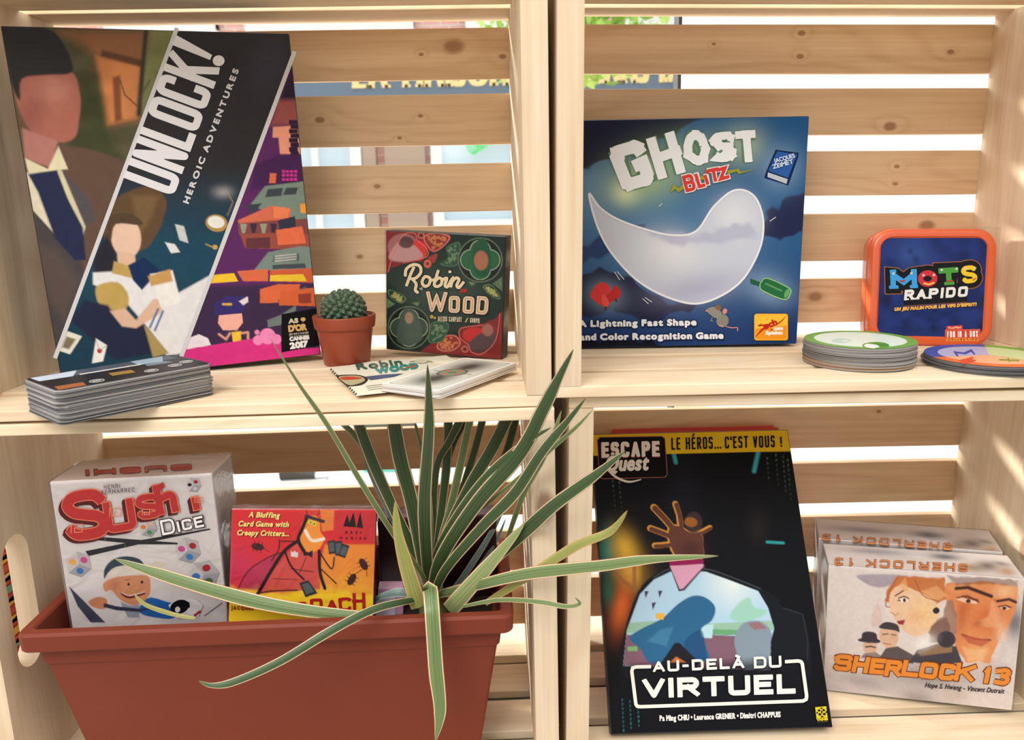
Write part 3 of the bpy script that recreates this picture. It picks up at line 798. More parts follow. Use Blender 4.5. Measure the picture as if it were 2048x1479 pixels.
ring_mesh('planter_body', px0, px1, py0, py1, [(0.036, zz(-.3200)), (0.0345, zz(-.3182)), (0.0165, zz(-.2035)), (0.0125, zz(-.2030)), (0.0115, zz(-.2015)), (0.0095, zz(-.1865)),
     (0.0015, zz(-.1858)), (0.0006, zz(-.1845)), (0.0, zz(-.1722)), (0.0018, zz(-.1700)), (0.0085, zz(-.1700)), (0.0100, zz(-.1715)), (0.013, zz(-.20)), (0.030, zz(-.305))], 0.008, M_TERRA, PL)
ring_mesh('soil', px0, px1, py0, py1, [(0.0225, zz(-.225)), (0.0150, zz(-.2068))], 0.008, M_SOIL, PL)

# ------------------------------------------------------------------ spiky striped plant
def leaf_mat(name, mid, light, edge, rim, stripe=0.5):
    m, n, l, b = new_mat(name)
    u = n.new('ShaderNodeUVMap'); sp = n.new('ShaderNodeSeparateXYZ'); l.new(u.outputs[0], sp.inputs[0])
    a = n.new('ShaderNodeMath'); a.operation = 'SUBTRACT'; a.inputs[1].default_value = 0.5; l.new(sp.outputs['X'], a.inputs[0])
    b2 = n.new('ShaderNodeMath'); b2.operation = 'ABSOLUTE'; l.new(a.outputs[0], b2.inputs[0])
    cb = n.new('ShaderNodeMapping'); cb.inputs['Scale'].default_value = (22, 1.2, 1)
    l.new(u.outputs[0], cb.inputs['Vector'])
    nz = n.new('ShaderNodeTexNoise'); nz.inputs['Scale'].default_value = 1.0; nz.inputs['Detail'].default_value = 3; l.new(cb.outputs[0], nz.inputs['Vector'])
    r = n.new('ShaderNodeValToRGB'); r.color_ramp.elements[0].position = 0.35; r.color_ramp.elements[0].color = rgba(mid)
    r.color_ramp.elements[1].position = 0.72; r.color_ramp.elements[1].color = rgba(light); l.new(nz.outputs['Fac'], r.inputs[0])
    e = n.new('ShaderNodeValToRGB'); e.color_ramp.interpolation = 'LINEAR'
    el = e.color_ramp.elements; el[0].position = 0.0; el[0].color = (0, 0, 0, 1); el[1].position = 0.5; el[1].color = (1, 1, 1, 1)
    x = el.new(0.39); x.color = (0, 0, 0, 1); x = el.new(0.42); x.color = (1, 1, 1, 1)
    l.new(b2.outputs[0], e.inputs[0])
    mx = n.new('ShaderNodeMix'); mx.data_type = 'RGBA'; l.new(e.outputs[0], mx.inputs['Factor']); l.new(r.outputs[0], mx.inputs[6]); mx.inputs[7].default_value = rgba(edge)
    gt = n.new('ShaderNodeMath'); gt.operation = 'GREATER_THAN'; gt.inputs[1].default_value = 0.468; l.new(b2.outputs[0], gt.inputs[0])
    m3 = n.new('ShaderNodeMix'); m3.data_type = 'RGBA'; l.new(gt.outputs[0], m3.inputs['Factor']); l.new(mx.outputs[2], m3.inputs[6]); m3.inputs[7].default_value = rgba(rim)
    l.new(m3.outputs[2], b.inputs['Base Color'])
    b.inputs['Roughness'].default_value = 0.38; b.inputs['Specular IOR Level'].default_value = 0.45
    bp = n.new('ShaderNodeBump'); bp.inputs['Strength'].default_value = 0.25; bp.inputs['Distance'].default_value = 0.0008
    l.new(nz.outputs['Fac'], bp.inputs['Height']); l.new(bp.outputs[0], b.inputs['Normal'])
    return m
LM = {'d': leaf_mat('striped_leaf', (40, 60, 30), (80, 104, 58), (206, 198, 156), (176, 84, 88)),
      'm': leaf_mat('light_striped_leaf', (76, 100, 56), (138, 154, 98), (218, 208, 160), (186, 96, 92)),
      'y': leaf_mat('yellowing_leaf', (130, 140, 72), (176, 170, 96), (206, 178, 110), (178, 96, 80)),
      'p': leaf_mat('pale_striped_leaf', (122, 138, 84), (166, 174, 118), (212, 202, 150), (186, 100, 92)),
      'b': leaf_mat('grey_green_leaf', (92, 116, 112), (132, 154, 148), (176, 184, 172), (132, 120, 116))}
PT = empty('spiky_plant', Matrix.Translation((0.3368, 0.066, -0.206)), 'spiky plant with cream-edged green leaves in the long planter', 'plant')
PR = np.array([0.3368, 0.066, -0.206])
v, f = lathe([(0.013, -0.006), (0.012, 0.012), (0.009, 0.03), (0.004, 0.045)], 14)
mesh_obj('stem', v, f, plain('plant_stem', (120, 126, 80), 0.7, noise=0.2, nscale=90), PT, smooth=True)

def leaf(kind, pts, wpx, y0=0.06, y1=0.03, p=1.0, twist=0.0, fold=0.25, root=True, wprof='taper'):
    """pts: photo pixels from root to tip (optionally with their own depth); the leaf lies at real depths between y0 and y1"""
    P2 = np.array([q[:2] for q in pts], float)
    seg = np.concatenate([[0], np.cumsum(np.hypot(*np.diff(P2, axis=0).T))]); seg /= seg[-1]
    ys = np.array([q[2] if len(q) > 2 else y0 + (y1 - y0) * seg[i] ** p for i, q in enumerate(pts)])
    k = max(6, int(60 / (len(pts) - 1)))
    C = smooth(np.stack([P2[:, 0], P2[:, 1], ys * 1000], 1), k)
    W3 = np.array([at_y(c[0], c[1], c[2] / 1000) for c in C])
    m = len(W3); t = np.linspace(0, 1, m)
    if wprof == 'taper': pr_ = np.interp(t, [0, .15, .45, .75, .92, 1], [.55, .8, 1, .8, .35, .02])
    elif wprof == 'cut': pr_ = np.interp(t, [0, .2, .6, 1], [.6, .85, 1, .85])
    elif wprof == 'base': pr_ = np.interp(t, [0, .12, .4, .8, 1], [.95, 1, .85, .42, .02])
    else: pr_ = np.interp(t, [0, .2, .7, .85, 1], [.9, 1, 1, .8, .02])
    vs, uv = [], []
    for i in range(m):
        T = W3[min(i + 1, m - 1)] - W3[max(i - 1, 0)]; T /= np.linalg.norm(T)
        V = W3[i] - CAM; dist = V @ CR[:, 1]; V /= np.linalg.norm(V)
        S_ = np.cross(T, V); S_ /= np.linalg.norm(S_); N_ = np.cross(S_, T)
        a = twist * (t[i] - 0.4); S2 = S_ * math.cos(a) + N_ * math.sin(a); N2 = -S_ * math.sin(a) + N_ * math.cos(a)
        hw = wpx * pr_[i] / 2 * dist / FPX
        for j, q in enumerate((-1, -.5, 0, .5, 1)):
            vs.append(W3[i] + S2 * hw * q + N2 * hw * fold * (abs(q) - .5) - PR); uv.append((0.5 + q / 2, t[i]))
    fs = [(i * 5 + j, i * 5 + j + 1, i * 5 + j + 6, i * 5 + j + 5) for i in range(m - 1) for j in range(4)]
    o = mesh_obj('leaf', vs, fs, LM[kind], PT, smooth=True)
    ul = o.data.uv_layers.new(name='UVMap')
    for lp in o.data.loops: ul.data[lp.index].uv = uv[lp.vertex_index]
    return o
R_ = (862, 1206)
# behind the shelf front, inside the crate (their tips reach up under the shelf)
leaf('d', [R_, (846, 1120), (822, 1000), (800, 915), (786, 832), (784, 815)], 32, .062, .06, wprof='cut')
leaf('d', [R_, (840, 1130), (785, 1012), (746, 925), (714, 838), (706, 812)], 24, .062, .075, wprof='cut')
leaf('m', [(760, 945, .085), (735, 905), (705, 866), (684, 846), (672, 836)], 13, .085, .09)
leaf('b', [R_, (836, 1140), (795, 1055), (752, 968), (728, 920)], 15, .07, .10)
leaf('d', [R_, (878, 1060), (893, 930), (897, 830), (898, 815)], 19, .07, .095, wprof='cut')
leaf('m', [R_, (862, 1020), (846, 910), (834, 860), (826, 834)], 9, .07, .09)
leaf('d', [(868, 1080, .08), (872, 940), (900, 880), (926, 828), (930, 812)], 17, .08, .09, wprof='cut')
leaf('m', [R_, (880, 1090), (903, 1005), (925, 910), (942, 828), (944, 812)], 17, .064, .06, wprof='cut')
leaf('d', [R_, (890, 1080), (922, 988), (948, 905), (968, 828), (973, 812)], 16, .06, .075, wprof='cut')
leaf('d', [R_, (885, 1090), (938, 975), (985, 895), (1022, 820), (1028, 808)], 27, .056, .05, wprof='cut')
leaf('d', [(985, 960, .10), (1012, 905), (1028, 850), (1034, 815)], 18, .10, .11, wprof='cut')
leaf('b', [R_, (905, 1180), (955, 1110), (985, 1060), (1010, 1015)], 13, .07, .10)
leaf('b', [(895, 1200, .05), (945, 1150), (990, 1085), (1012, 1035)], 8, .08, .10)
leaf('d', [R_, (868, 1100), (890, 980), (902, 900), (935, 835), (950, 815)], 13, .075, .10, wprof='cut')
# middle and front fan
leaf('d', [R_, (853, 1110), (849, 1000), (858, 850), (855, 728)], 29, .06, -.05, 0.9)
leaf('m', [R_, (845, 1150), (790, 1072), (720, 960), (655, 850), (598, 768), (540, 676)], 12, .06, -.06, 0.8, twist=0.8)
leaf('d', [R_, (878, 1095), (960, 968), (1041, 892), (1103, 854)], 20, .058, -.03)
leaf('d', [R_, (880, 1120), (950, 1010), (1040, 905), (1085, 820), (1115, 760), (1147, 698)], 33, .055, -.055, 0.9)
leaf('d', [R_, (890, 1140), (965, 1052), (1030, 985), (1083, 905), (1132, 845), (1172, 795)], 25, .045, -.06, .8)
leaf('m', [(1012, 1085, .02), (1046, 990, -.008), (1083, 920, -.02), (1106, 871, -.03), (1123, 820, -.035)], 14)
leaf('m', [(955, 1023, .02), (1041, 952, -.012), (1106, 894, -.03), (1155, 851, -.04), (1186, 818, -.045)], 10, twist=0.6)
leaf('d', [(935, 1170, .045), (990, 1116, .022), (1052, 1060, -.008), (1110, 1008, -.03), (1190, 950, -.045), (1251, 901, -.055)], 30)
leaf('y', [(970, 1206, .01), (1060, 1150), (1150, 1092), (1220, 1062), (1255, 1020)], 20, .01, -.08, wprof='taper')
leaf('m', [(868, 1190, .05), (960, 1168), (1060, 1146), (1200, 1131), (1300, 1118), (1437, 1111)], 26, .045, -.10, 0.7)
leaf('p', [(898, 1220, .016), (955, 1155), (1010, 1092), (1049, 1046)], 36, .016, -.012, wprof='base')
leaf('m', [(926, 1212, .0), (1000, 1199), (1080, 1203), (1130, 1212), (1159, 1207), (1150, 1194)], 11, .0, -.05, twist=0.8)
leaf('d', [(868, 1196, .05), (900, 1184), (960, 1170), (1010, 1150)], 13, .05, .06)
leaf('y', [(838, 1214, .01), (815, 1140), (796, 1065), (790, 1001)], 34, .01, .0, wprof='base')
leaf('m', [(858, 1190, .03), (860, 1176, .0), (863, 1206, -.016), (866, 1250, -.024), (872, 1340, -.030), (880, 1420, -.033), (871, 1482, -.036)], 31, wprof='strap')
leaf('d', [(850, 1196, .02), (800, 1204, -.004), (740, 1221, -.022), (660, 1262, -.04), (560, 1322, -.05), (470, 1362, -.055), (425, 1370, -.056), (397, 1361, -.056)], 19)
leaf('b', [(846, 1190, .045), (800, 1184, .04), (762, 1192, .045), (744, 1204, .05)], 20, wprof='base')
leaf('m', [(740, 1232, .010), (640, 1224, .008), (520, 1204, .006), (400, 1172, .004), (300, 1141, .002), (230, 1117, .0)], 29)
leaf('y', [(390, 1236, .006), (340, 1226, .006), (290, 1208, .004), (268, 1186, .004)], 9)

# ------------------------------------------------------------------ small cactus
M_POT = plain('brown_plastic_pot', (146, 64, 40), 0.38, 0.45, noise=0.04, nscale=40)
CT = empty('potted_cactus', Matrix.Translation((0.2632, 0.1405, 0.0056)), 'small round cactus in a brown plastic pot beside the tallest box', 'potted plant')
v, f = lathe([(0.0, 0.0), (0.0198, 0.0), (0.0206, 0.001), (0.0250, 0.0315), (0.0252, 0.033), (0.0268, 0.0335), (0.0272, 0.0345), (0.0283, 0.0440), (0.0280, 0.0448), (0.0268, 0.0448), (0.0255, 0.040), (0.0245, 0.036)], 56)
mesh_obj('pot', v, f, M_POT, CT, smooth=True).data.polygons.foreach_set('use_smooth', [True] * (11 * 56))
v, f = lathe([(0.0, 0.0395), (0.0252, 0.0395)], 40); mesh_obj('soil', v, f, M_SOIL, CT)
M_CACT = plain('cactus_skin', (66, 88, 66), 0.5, noise=0.2, nscale=120)
bm = bmesh.new()
bmesh.ops.create_uvsphere(bm, u_segments=24, v_segments=14, radius=0.0165, matrix=Matrix.Translation((0, 0, 0.0485)) @ Matrix.Diagonal((1.08, 1.08, 1.0, 1)))
sp = bmesh.new()
for k in range(96):
    zf = 1 - 1.55 * (k + 0.5) / 96; r = math.sqrt(max(0, 1 - zf * zf)); a = k * 2.39996
    nrm = Vector((r * math.cos(a), r * math.sin(a), zf)); c = Vector((0, 0, 0.0485)) + Vector((nrm.x * 0.0178, nrm.y * 0.0178, nrm.z * 0.0165))
    q = nrm.to_track_quat('Z', 'Y').to_matrix().to_4x4()
    bmesh.ops.create_cone(bm, cap_ends=True, segments=9, radius1=0.0043, radius2=0.0015, depth=0.0062, matrix=Matrix.Translation(c) @ q)
    tip = c + nrm * 0.0031
    for j in range(4 if zf > .45 else 2):
        d = (nrm * 1.0 + Vector([random.uniform(-1, 1) for _ in range(3)]) * 0.9).normalized(); L = random.uniform(0.002, 0.0042) * (1.6 if zf > 0.8 else 1)
        s1 = d.orthogonal().normalized() * 0.00009; s2 = d.cross(s1).normalized() * 0.00009
        vv = [sp.verts.new(tip + s1), sp.verts.new(tip - s1 * .5 + s2), sp.verts.new(tip - s1 * .5 - s2), sp.verts.new(tip + d * L)]
        for t3 in ((0, 1, 3), (1, 2, 3), (2, 0, 3)): sp.faces.new([vv[i] for i in t3])
bm_obj('cactus_body', bm, M_CACT, CT, smooth=True)
so = bm_obj('spines', sp, plain('pale_spines', (214, 206, 190), 0.6), CT); so['label'] = 'pale fine spines'

# ------------------------------------------------------------------ game boxes
INK = ink_mat('printed_card', 0.34)
INK_GLOSS = ink_mat('glossy_printed_card', 0.22, 0.25)
FILM = film_mat('shrink_film', 0.22, 40.0, 0.3)
FILM_W = film_mat('wrinkled_shrink_film', 0.6, 40.0, 0.35, 0.14)
G = 1.0
def card(name, c, rough=0.4): return plain(name, c, rough, 0.45)
def carton(name, label, cat, P, w, h, t, cols, ext=0.0, group=None, bev=0.0012, part='carton'):
    """cols: front, sides, top colours"""
    M = pose(*P)
    e = empty(name, M, label, cat, group)
    bm = bmesh.new(); add_box(bm, 0, w, 0, t, -ext, h, bev, 2)
    for f in bm.faces:
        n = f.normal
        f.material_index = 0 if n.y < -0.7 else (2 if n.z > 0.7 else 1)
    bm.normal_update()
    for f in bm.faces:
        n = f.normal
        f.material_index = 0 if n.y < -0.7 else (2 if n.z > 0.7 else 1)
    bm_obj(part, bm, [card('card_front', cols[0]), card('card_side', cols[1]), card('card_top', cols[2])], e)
    F = {'front': Face(M, (0, 0, 0), (1, 0, 0), (0, 0, 1)), 'top': Face(M, (0, 0, h), (1, 0, 0), (0, 1, 0)), 'right': Face(M, (w, 0, 0), (0, 1, 0), (0, 0, 1))}
    return e, F
def front_paint(F, w, h, px, base, T=(0, 0, 1), m=0.0008, ext=0.0, g=None):
    nx = int(w / px) + 1; ny = int((h + ext) / px) + 1
    return Paint(F, [(m, 0, h - m), (w - m, 0, h - m), (w - m, 0, m - ext), (m, 0, m - ext)], nx, ny, base, G if g is None else g, T)
def wrap(e, w, h, t, mat, ext=0.0, off=0.0009):
    bm = bmesh.new(); add_box(bm, -off, w + off, -off * 2.2, t + off, -ext, h + off, 0.0015, 2)
    o = bm_obj('shrink_wrap', bm, mat, e); return o

# ---- tall dark box, upper left
w, h, t = .2142, .2802, .045
e, F = carton('game_box', 'tallest box, dark cover crossed by two white diagonal lines', 'board game', (.0356, .0818, .0068, .3486, .002, -.022), w, h, t, [(40, 38, 42), (40, 36, 40), (40, 38, 42)])
p = front_paint(F['front'], w, h, .00075, (52, 50, 54))
p.poly([(-20, 40), (353, 50), (114, 705), (130, 800), (-20, 800)], (86, 82, 60))
p.poly([(120, 62), (300, 62), (284, 240), (212, 252), (190, 110)], (138, 96, 68), 24)
p.poly([(192, 112), (282, 130), (272, 236), (214, 250)], (198, 128, 80), 12)
p.poly([(225, 155), (240, 150), (244, 240), (230, 244)], (128, 78, 52), 6)
p.poly([(205, 100), (285, 120), (285, 135), (200, 112)], (96, 66, 50), 6)
p.poly([(302, 58), (352, 58), (286, 240), (276, 196)], (122, 124, 82), 14)
p.line([(292, 60), (284, 150), (278, 228)], 9, (62, 60, 56), 5)
p.line([(278, 215), (250, 190), (240, 160)], 2.5, (84, 64, 52)); p.line([(276, 200), (300, 160)], 2.5, (84, 74, 56))
p.poly([(120, 140), (196, 150), (214, 250), (248, 330), (140, 300)], (66, 70, 46), 22)
p.noise(40, 25, .18)
p.poly([(100, 288), (170, 296), (250, 320), (114, 705), (130, 790), (90, 640), (62, 470), (40, 310)], (98, 76, 64), 6)
p.poly([(66, 420), (150, 470), (172, 560), (116, 720), (90, 620)], (72, 68, 70), 10)
p.poly([(60, 480), (115, 500), (160, 560), (130, 640), (100, 600)], (96, 80, 72), 20, .6)
p.poly([(26, 150), (60, 138), (140, 142), (160, 190), (158, 240), (148, 276), (112, 284), (62, 262), (34, 205)], (166, 102, 88), 5, sm=5)
p.blob(105, 180, 34, 26, (196, 140, 120), 0, .6); p.blob(62, 230, 26, 50, (128, 76, 72), 20, .6)
p.poly([(44, 256), (116, 282), (102, 335), (50, 318)], (172, 116, 106), 5)
p.poly([(1, 52), (92, 56), (132, 96), (144, 144), (92, 150), (44, 158), (40, 200), (24, 170), (8, 90)], (50, 49, 50), 5, sm=4)
p.poly([(50, 316), (96, 338), (117, 292), (136, 338), (76, 346), (58, 350)], (216, 208, 172), 3)
p.poly([(52, 345), (78, 346), (116, 475), (66, 420)], (214, 206, 182), 3)
p.poly([(112, 342), (124, 340), (172, 452), (166, 470)], (206, 198, 162), 3)
p.poly([(56, 348), (114, 340), (134, 395), (166, 455), (172, 520), (150, 520), (110, 476), (76, 384)], (42, 47, 74), 4)
p.poly([(124, 340), (180, 400), (190, 440), (172, 455)], (84, 78, 82), 5)
X, Y = p.xy()
B = [(353, 50), (640, 50), (588, 106), (361, 730), (118, 800), (114, 705)]
p.poly(B, (50, 48, 50), 2)
p.poly(B, (34, 72, 92), 2, np.clip((Y - 330) / 150, 0, 1) * .9)
p.poly(B, (30, 54, 70), 2, np.clip((Y - 560) / 100, 0, 1) * .6)
p.blob(540, 130, 50, 60, (66, 64, 76), 20, .7)
p.poly([(238, 392), (300, 372), (332, 400), (326, 440), (312, 470), (285, 500), (226, 494), (206, 466), (222, 424)], (96, 74, 52), 4, sm=5)
p.poly([(262, 390), (318, 392), (300, 440), (280, 470)], (122, 98, 66), 12, .7)
p.poly([(200, 490), (214, 470), (232, 500), (234, 545), (190, 560), (186, 520)], (44, 44, 52), 10)
p.oval(252, 474, 30, 42, (222, 188, 164), -8); p.poly([(234, 500), (270, 508), (272, 536), (236, 534)], (216, 178, 152), 3)
p.poly([(215, 440), (250, 424), (282, 440), (280, 450), (232, 448), (222, 480)], (84, 66, 50), 3, sm=4)
p.poly([(186, 545), (236, 542), (300, 556), (345, 592), (424, 548), (364, 706), (334, 712), (300, 660), (252, 604), (186, 568)], (222, 220, 220), 4)
p.poly([(228, 522), (272, 536), (264, 556), (224, 546)], (186, 154, 90), 3)
p.poly([(196, 570), (236, 564), (258, 594), (246, 622), (206, 616), (192, 592)], (184, 156, 88), 4, sm=3)
p.poly([(168, 600), (216, 610), (246, 656), (288, 650), (304, 706), (232, 720), (140, 640)], (40, 44, 66), 6)
p.poly([(288, 650), (300, 660), (338, 706), (306, 714)], (164, 142, 88), 4)
p.poly([(220, 622), (250, 616), (272, 640), (306, 598), (330, 596), (322, 626), (272, 656), (244, 652)], (214, 176, 150), 4)
p.poly([(256, 530), (288, 514), (322, 540), (300, 562), (284, 580), (266, 560)], (30, 48, 84), 3)
p.poly([(300, 548), (345, 540), (362, 604), (322, 616)], (232, 228, 222), 3); p.poly([(296, 552), (340, 538), (346, 562), (302, 572)], (196, 150, 90), 4)
p.line([(316, 618), (300, 654)], 4, (58, 98, 150)); p.line([(326, 622), (310, 660)], 4, (58, 98, 150))
p.oval(433, 446, 22, 17, (176, 140, 76), 10); p.oval(432, 444, 17, 12, (226, 224, 216), 10)
p.line([(455, 430), (466, 404), (452, 380)], 2, (150, 120, 80)); p.blob(446, 384, 22, 14, (150, 148, 150), 0, .9, 1.5)
p.poly([(350, 448), (368, 452), (377, 486), (359, 480)], (196, 196, 196), 2); p.poly([(330, 484), (350, 488), (360, 504), (342, 506)], (216, 216, 214), 2)
p.line([(412, 488), (430, 496)], 2, (190, 160, 90)); p.oval(430, 494, 5, 5, (190, 160, 90))
p.poly([(192, 676), (214, 690), (206, 722), (184, 726)], (226, 224, 220), 2); p.oval(199, 701, 5, 5, (170, 40, 44)); p.line([(192, 678), (199, 700), (213, 691)], 1, (150, 148, 146))
p.poly([(130, 660), (164, 672), (140, 708), (116, 700)], (222, 218, 206), 2); p.poly([(133, 672), (152, 678), (138, 698), (124, 694)], (120, 110, 90), 4)
C = [(592, 100), (660, 60), (660, 780), (361, 722)]
p.poly(C, (92, 46, 96), 2); p.poly([(590, 106), (660, 60), (660, 205), (555, 205)], (50, 38, 54), 20)
p.poly([(555, 200), (660, 200), (660, 250), (540, 250)], (150, 82, 78), 12)
p.poly([(546, 254), (606, 250), (609, 308), (560, 308), (557, 275), (545, 275)], (232, 154, 128), 2)
for k in range(8): p.poly([(578 + (k % 2) * 3, 240 + k * 9), (596 + (k % 2) * 2, 240 + k * 9), (596 + (k % 2) * 2, 249 + k * 9), (578 + (k % 2) * 3, 249 + k * 9)], (52, 36, 56), 1)
p.poly([(510, 330), (555, 310), (620, 310), (622, 365), (500, 380)], (70, 40, 80), 8)
for i in range(4):
    for j in range(3): p.poly([(564 + i * 8, 340 + j * 8), (570 + i * 8, 340 + j * 8), (570 + i * 8, 345 + j * 8), (564 + i * 8, 345 + j * 8)], (206, 56, 140), 1)
p.poly([(540, 346), (553, 346), (551, 366), (538, 366)], (214, 110, 70), 1)
p.poly([(530, 372), (612, 362), (620, 440), (575, 440), (500, 410)], (118, 134, 122), 2)
p.poly([(536, 378), (566, 376), (562, 392), (530, 394)], (64, 70, 76), 1); p.poly([(572, 376), (596, 374), (592, 388), (566, 390)], (64, 70, 76), 1)
p.poly([(490, 410), (524, 406), (505, 430)], (60, 66, 74), 1); p.poly([(476, 440), (540, 412), (582, 418), (580, 440), (478, 452)], (206, 106, 80), 1); p.poly([(546, 412), (580, 416), (575, 436), (548, 436)], (226, 126, 84), 1)
p.poly([(476, 446), (620, 436), (624, 470), (478, 470)], (124, 72, 70), 1)
for k in range(5): p.poly([(480 + k * 20, 447), (494 + k * 20, 447), (490 + k * 20, 466), (484 + k * 20, 466)], (66, 46, 66) if k % 2 else (150, 150, 128), 1)
p.poly([(556, 440), (590, 432), (592, 462), (560, 466)], (52, 54, 70), 1); p.poly([(600, 408), (618, 406), (620, 424), (602, 426)], (230, 150, 60), 1)
p.poly([(480, 468), (600, 464), (626, 472), (628, 500), (490, 496)], (150, 78, 66), 1); p.poly([(552, 460), (604, 452), (612, 486), (556, 490)], (220, 108, 74), 1); p.poly([(492, 476), (540, 474), (540, 496), (492, 496)], (96, 56, 60), 1)
p.poly([(536, 504), (600, 492), (620, 494), (630, 540), (508, 540)], (118, 134, 126), 1); p.poly([(546, 510), (598, 506), (598, 522), (546, 524)], (82, 96, 96), 1)
for k in range(3): p.line([(550, 512 + k * 5), (592, 508 + k * 5)], 1.5, (220, 220, 210))
p.poly([(545, 530), (610, 526), (612, 536), (545, 538)], (70, 76, 82), 1)
p.poly([(474, 542), (536, 538), (536, 562), (486, 562)], (212, 108, 74), 1); p.poly([(540, 540), (634, 536), (636, 566), (540, 562)], (200, 92, 62), 1)
p.poly([(424, 550), (468, 546), (476, 562), (420, 566)], (236, 192, 52), 1); p.poly([(540, 550), (606, 548), (614, 562), (540, 562)], (230, 190, 56), 1)
p.poly([(415, 572), (660, 566), (660, 700), (361, 722)], (62, 46, 74), 8)
p.poly([(520, 578), (556, 568), (600, 568), (596, 604), (520, 606)], (214, 104, 66), 1); p.poly([(556, 600), (610, 572), (620, 580), (560, 612)], (92, 84, 100), 1); p.poly([(560, 584), (632, 574), (634, 612), (558, 610)], (208, 98, 58), 1); p.poly([(596, 588), (622, 586), (622, 606), (598, 606)], (140, 64, 50), 1)
p.poly([(534, 640), (560, 630), (592, 610), (592, 620), (560, 650), (536, 654)], (110, 122, 116), 1)
p.poly([(430, 604), (452, 592), (486, 592), (492, 606), (484, 626), (428, 630)], (58, 48, 110), 1); p.poly([(478, 602), (496, 592), (496, 604), (486, 610)], (226, 210, 214), 1); p.line([(446, 608), (462, 608)], 4, (224, 180, 60))
p.poly([(438, 630), (484, 626), (486, 644), (474, 660), (446, 660), (436, 646)], (232, 172, 156), 1); p.poly([(463, 664), (482, 662), (482, 684), (466, 686)], (232, 190, 60), 1); p.line([(438, 668), (452, 678), (460, 666)], 4, (226, 160, 140)); p.line([(482, 666), (496, 664), (496, 680)], 4, (226, 160, 140)); p.line([(468, 688), (456, 706)], 6, (50, 36, 52)); p.line([(476, 688), (496, 690)], 6, (50, 36, 52))
p.poly([(368, 690), (376, 676), (398, 668), (416, 676), (422, 690), (372, 704)], (226, 216, 222), 1)
p.poly([(361, 716), (372, 698), (420, 690), (560, 668), (563, 700), (638, 694), (640, 780), (380, 780)], (208, 54, 130), 1)
for a, b, r in ((535, 672, 16), (516, 680, 10), (553, 678, 10), (514, 664, 5)): p.oval(a, b, r, r, (232, 136, 184))
p.noise(9, 9, .05)
p.build('cover_artwork', e, INK)
a = Art(F['front'], G); a.f.lift = .0004
a.line([(354, 56), (110, 716)], 8.5, (206, 204, 206)); a.line([(589, 103), (357, 727)], 8.5, (206, 204, 206))
a.poly([(563, 628), (633, 616), (637, 690), (563, 704)], (22, 21, 24))
a.build('cover_stripes', e, INK)
a.T = (230, 50, 3.996)
a.block('UNLOCK', (470, 1368), (846, 350), 432, 61, (222, 220, 222), gap=.09)
a.poly([(458, 160), (492, 82), (776, 240), (759, 280)], (222, 220, 222)); a.oval(828, 286, 47, 43, (222, 220, 222))
a.build('title_lettering', e, INK)
a.T = (0, 0, 3.082)
a.text('HEROIC ADVENTURES', (1162, 1258), (1474, 432), 38, (206, 204, 206), 2.6, track=.32)
a.T = (0, 0, 1)
a.build('subtitle_lettering', e, INK)
a.text('AS', (577, 647), (597, 645), 10, (200, 190, 160), 1.0); a.text("D'OR", (577, 664), (614, 660), 14, (206, 168, 104), 1.3)
a.text("JEU DE L'ANNEE", (578, 670), (617, 666), 3.6, (190, 180, 160), .2); a.line([(579, 672.5), (617, 668.5)], .8, (190, 180, 160))
a.text('CANNES', (579, 682), (619, 678), 8.5, (224, 222, 220), .9); a.text('2017', (580, 698), (617, 693), 13.5, (232, 230, 226), 1.3); a.oval(606, 638, 5, 4, (206, 168, 104)); a.line([(606, 644), (606, 634)], 1, (206, 168, 104))
a.build('award_lettering', e, INK)

# ---- blue box, upper right
w, h, t = .2158, .2082, .045
e, F = carton('game_box', 'large square blue box with a pale swoosh, behind the middle post', 'board game', (.4642, .147, .0118, -.0284, .0035, .0046), w, h - .0048, t, [(30, 60, 100), (20, 26, 48), (30, 50, 84)])
p = front_paint(F['front'], w, h - .0048, .0008, (36, 84, 132))
X, Y = p.xy()
p.grad(lambda x, y: (y - 430) / 220, lin((28, 52, 104)))
p.blob(1330, 470, 210, 130, (96, 138, 176), 15, .6); p.blob(1190, 380, 50, 60, (130, 160, 180), 0, .5)
p.poly([(1120, 225), (1410, 228), (1352, 264), (1300, 302), (1210, 318), (1180, 348), (1120, 358)], (32, 34, 56), 5, rough=14, rs=22)
p.poly([(1640, 380), (1560, 396), (1545, 420), (1525, 432), (1515, 468), (1560, 478), (1640, 460)], (36, 42, 76), 5, rough=10, rs=20)
p.poly([(1120, 515), (1215, 470), (1290, 448), (1260, 485), (1180, 520), (1120, 545)], (46, 66, 108), 5, rough=8, rs=20)
p.poly([(1120, 565), (1200, 540), (1260, 560), (1330, 606), (1390, 612), (1320, 636), (1240, 624), (1120, 640)], (33, 36, 64), 5, rough=10, rs=20)
p.poly([(1120, 675), (1300, 682), (1325, 692), (1300, 705), (1120, 720)], (22, 24, 38), 5, rough=6, rs=20); p.poly([(1120, 696), (1640, 690), (1640, 730), (1120, 730)], (20, 34, 66), 4)
p.poly([(1312, 640), (1350, 608), (1330, 632)], (40, 44, 80), 3)
p.blob(1290, 355, 70, 50, (170, 196, 130), -15, .75); p.blob(1390, 310, 70, 45, (150, 180, 130), -10, .6); p.blob(1490, 290, 40, 40, (190, 205, 160), 0, .55); p.blob(1250, 385, 26, 24, (220, 230, 180), 0, .7)
p.poly([(1178, 388), (1200, 415), (1235, 438), (1290, 458), (1345, 470), (1392, 462), (1428, 412), (1470, 380), (1508, 392), (1526, 440), (1518, 500), (1478, 566), (1410, 604), (1352, 600), (1282, 566), (1228, 512), (1196, 456)], (198, 203, 216), 4, .93, sm=6)
